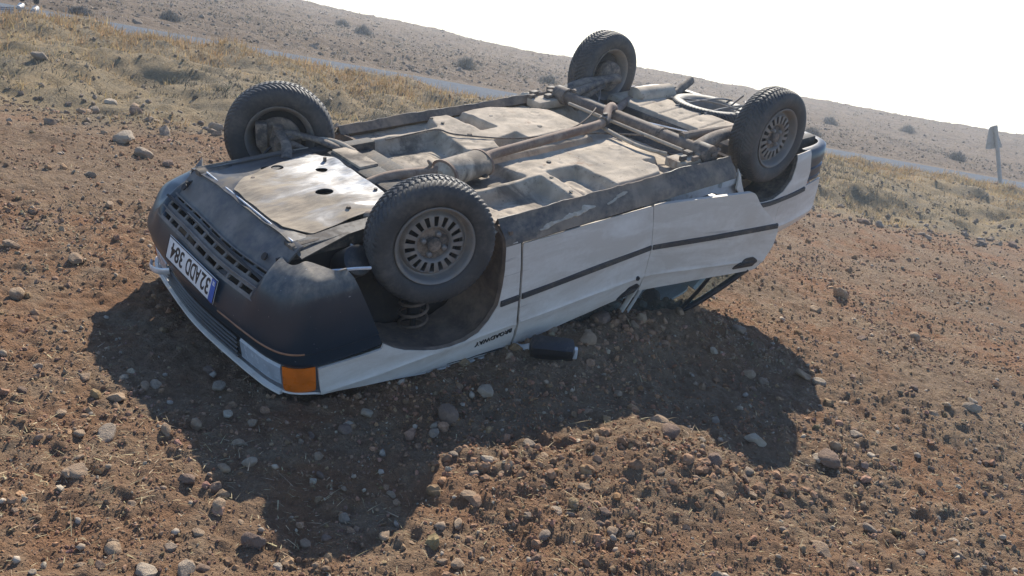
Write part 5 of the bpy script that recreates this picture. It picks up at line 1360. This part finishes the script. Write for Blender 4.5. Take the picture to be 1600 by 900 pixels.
# ---- a person standing on the bank, in dark trousers and white shoes
def skin_mesh(name, joints, bones, radii, mats, mat_of, sub=2):
    me = bpy.data.meshes.new(name); me.from_pydata(joints, bones, []); ob = bpy.data.objects.new(name, me); COL.objects.link(ob)
    ob.modifiers.new('skin', 'SKIN')
    for v, rd in zip(me.skin_vertices[0].data, radii): v.radius = (rd, rd) if np.isscalar(rd) else rd
    me.skin_vertices[0].data[0].use_root = True
    s_ = ob.modifiers.new('sub', 'SUBSURF'); s_.levels = sub; s_.render_levels = sub
    ev = ob.evaluated_get(bpy.context.evaluated_depsgraph_get()); m2 = bpy.data.meshes.new_from_object(ev)
    bpy.data.objects.remove(ob)
    for m_ in mats: m2.materials.append(m_)
    for p in m2.polygons: p.use_smooth = True; p.material_index = mat_of(p.center)
    return m2
MAT['trousers'] = plain('dark_trouser_cloth', (.022, .023, .030), .95); MAT['jacket'] = plain('grey_jacket_cloth', (.10, .10, .11), .95)
MAT['skin'] = plain('skin', (.42, .26, .18), .6); MAT['hair'] = plain('dark_hair', (.02, .017, .015), .8); MAT['shoe'] = plain('white_shoe', (.55, .55, .54), .6)
J = [(0, 0, .95), (0, 0, 1.15), (0, .01, 1.38), (0, 0, 1.50), (0, -.01, 1.58), (0, -.02, 1.66), (0, -.015, 1.74)]
Bn_ = [(0, 1), (1, 2), (2, 3), (3, 4), (4, 5), (5, 6)]; Rd = [(.15, .11), (.14, .10), (.16, .11), .06, .075, .09, .07]
for s_ in (-1, 1):
    b0 = len(J)
    J += [(.09 * s_, 0, .86), (.10 * s_, -.01, .48), (.105 * s_, .02, .10)]; Rd += [.088, .060, .046]; Bn_ += [(0, b0), (b0, b0 + 1), (b0 + 1, b0 + 2)]
    b1 = len(J)
    J += [(.19 * s_, .01, 1.40), (.24 * s_, .02, 1.13), (.25 * s_, -.06, .90), (.25 * s_, -.08, .82)]; Rd += [.055, .043, .032, (.036, .020)]; Bn_ += [(2, b1), (b1, b1 + 1), (b1 + 1, b1 + 2), (b1 + 2, b1 + 3)]
    for q in range(4):
        f0 = len(J); fx_ = (.25 + .0) * s_; fy_ = -.105 + .018 * q - .01
        J += [(fx_, fy_, .775), (fx_ - .012 * s_, fy_ - .004, .735 - .006 * (q in (1, 2)))]; Rd += [.0095, .008]; Bn_ += [(b1 + 3, f0), (f0, f0 + 1)]
    f0 = len(J); J += [(.245 * s_, -.125, .80), (.238 * s_, -.14, .765)]; Rd += [.011, .009]; Bn_ += [(b1 + 3, f0), (f0, f0 + 1)]
def pm(c):
    if c.z > 1.515: return 2
    if abs(c.x) > .18 and c.z < .885: return 2
    return 0 if c.z < .96 and abs(c.x) < .19 else 1
pme = skin_mesh('person', J, Bn_, Rd, [MAT['trousers'], MAT['jacket'], MAT['skin']], pm)
per = bpy.data.objects.new('person', pme); COL.objects.link(per)
px_, py_ = -8.12, 9.72
per.location = (px_, py_, float(H(px_, py_)) + .05); per.rotation_euler = (0, 0, .3)
tag(per, 'person in dark trousers and white shoes standing on the road edge', 'person')
for s_ in (-1, 1):
    V = MB().tube([(.105 * s_, .06, .045), (.105 * s_, .0, .05), (.108 * s_, -.10, .035), (.11 * s_, -.19, .028)], [.042, .05, .046, .03], 12, resample=14, flat=.85)
    V.build('shoe', MAT['shoe'], per)
hm = rock_base(3, 5, 3, 1, 0)[0]; bmv = bmesh.new(); bmesh.ops.create_icosphere(bmv, subdivisions=3, radius=1); 
hv = np.array([v.co[:] for v in bmv.verts]); hf = np.array([[v.index for v in f.verts] for f in bmv.faces]); bmv.free()
kf = (hv[hf].mean(1)[:, 2] > .05) | (hv[hf].mean(1)[:, 1] > .25)
MB().put(hv * np.array([.093, .112, .115]) + np.array([0, .0, 1.705]), hf[kf]).build('hair', MAT['hair'], per)
MB().tube([(0, -.105, 1.69), (0, -.128, 1.665)], [.010, .016], 8).build('nose', MAT['skin'], per)
for s_ in (-1, 1):
    MB().tube([(.034 * s_, -.10, 1.70), (.034 * s_, -.112, 1.70)], .010, 8).build('eye', MAT['hair'], per)
    MB().tube([(.092 * s_, -.01, 1.69), (.103 * s_, .0, 1.69)], [.02, .026], 8, flat=1.3).build('ear', MAT['skin'], per)
MB().tube([(-.022, -.108, 1.635), (.022, -.108, 1.635)], .006, 8).build('mouth', MAT['skin'], per)



# ------------------------------------------------------------------ air volume added as a veil that stands in for lens glare
hz = MB().box((12, 32, 4.5), (190, 110, 17)).build('glare_haze', None, None, smooth=False)
hm_ = bpy.data.materials.new('glare_volume'); hm_.use_nodes = True; hn = hm_.node_tree.nodes; hn.remove(hn['Principled BSDF'])
pv = hn.new('ShaderNodeVolumePrincipled'); pv.inputs['Color'].default_value = (.86, .92, 1.0, 1); pv.inputs['Density'].default_value = 0.0028; pv.inputs['Anisotropy'].default_value = .55
hm_.node_tree.links.new(pv.outputs[0], hn['Material Output'].inputs['Volume']); hz.data.materials.append(hm_)
tag(hz, 'thin added veil over the whole field and hillside, standing in for lens glare', 'glare_haze', kind='stuff')
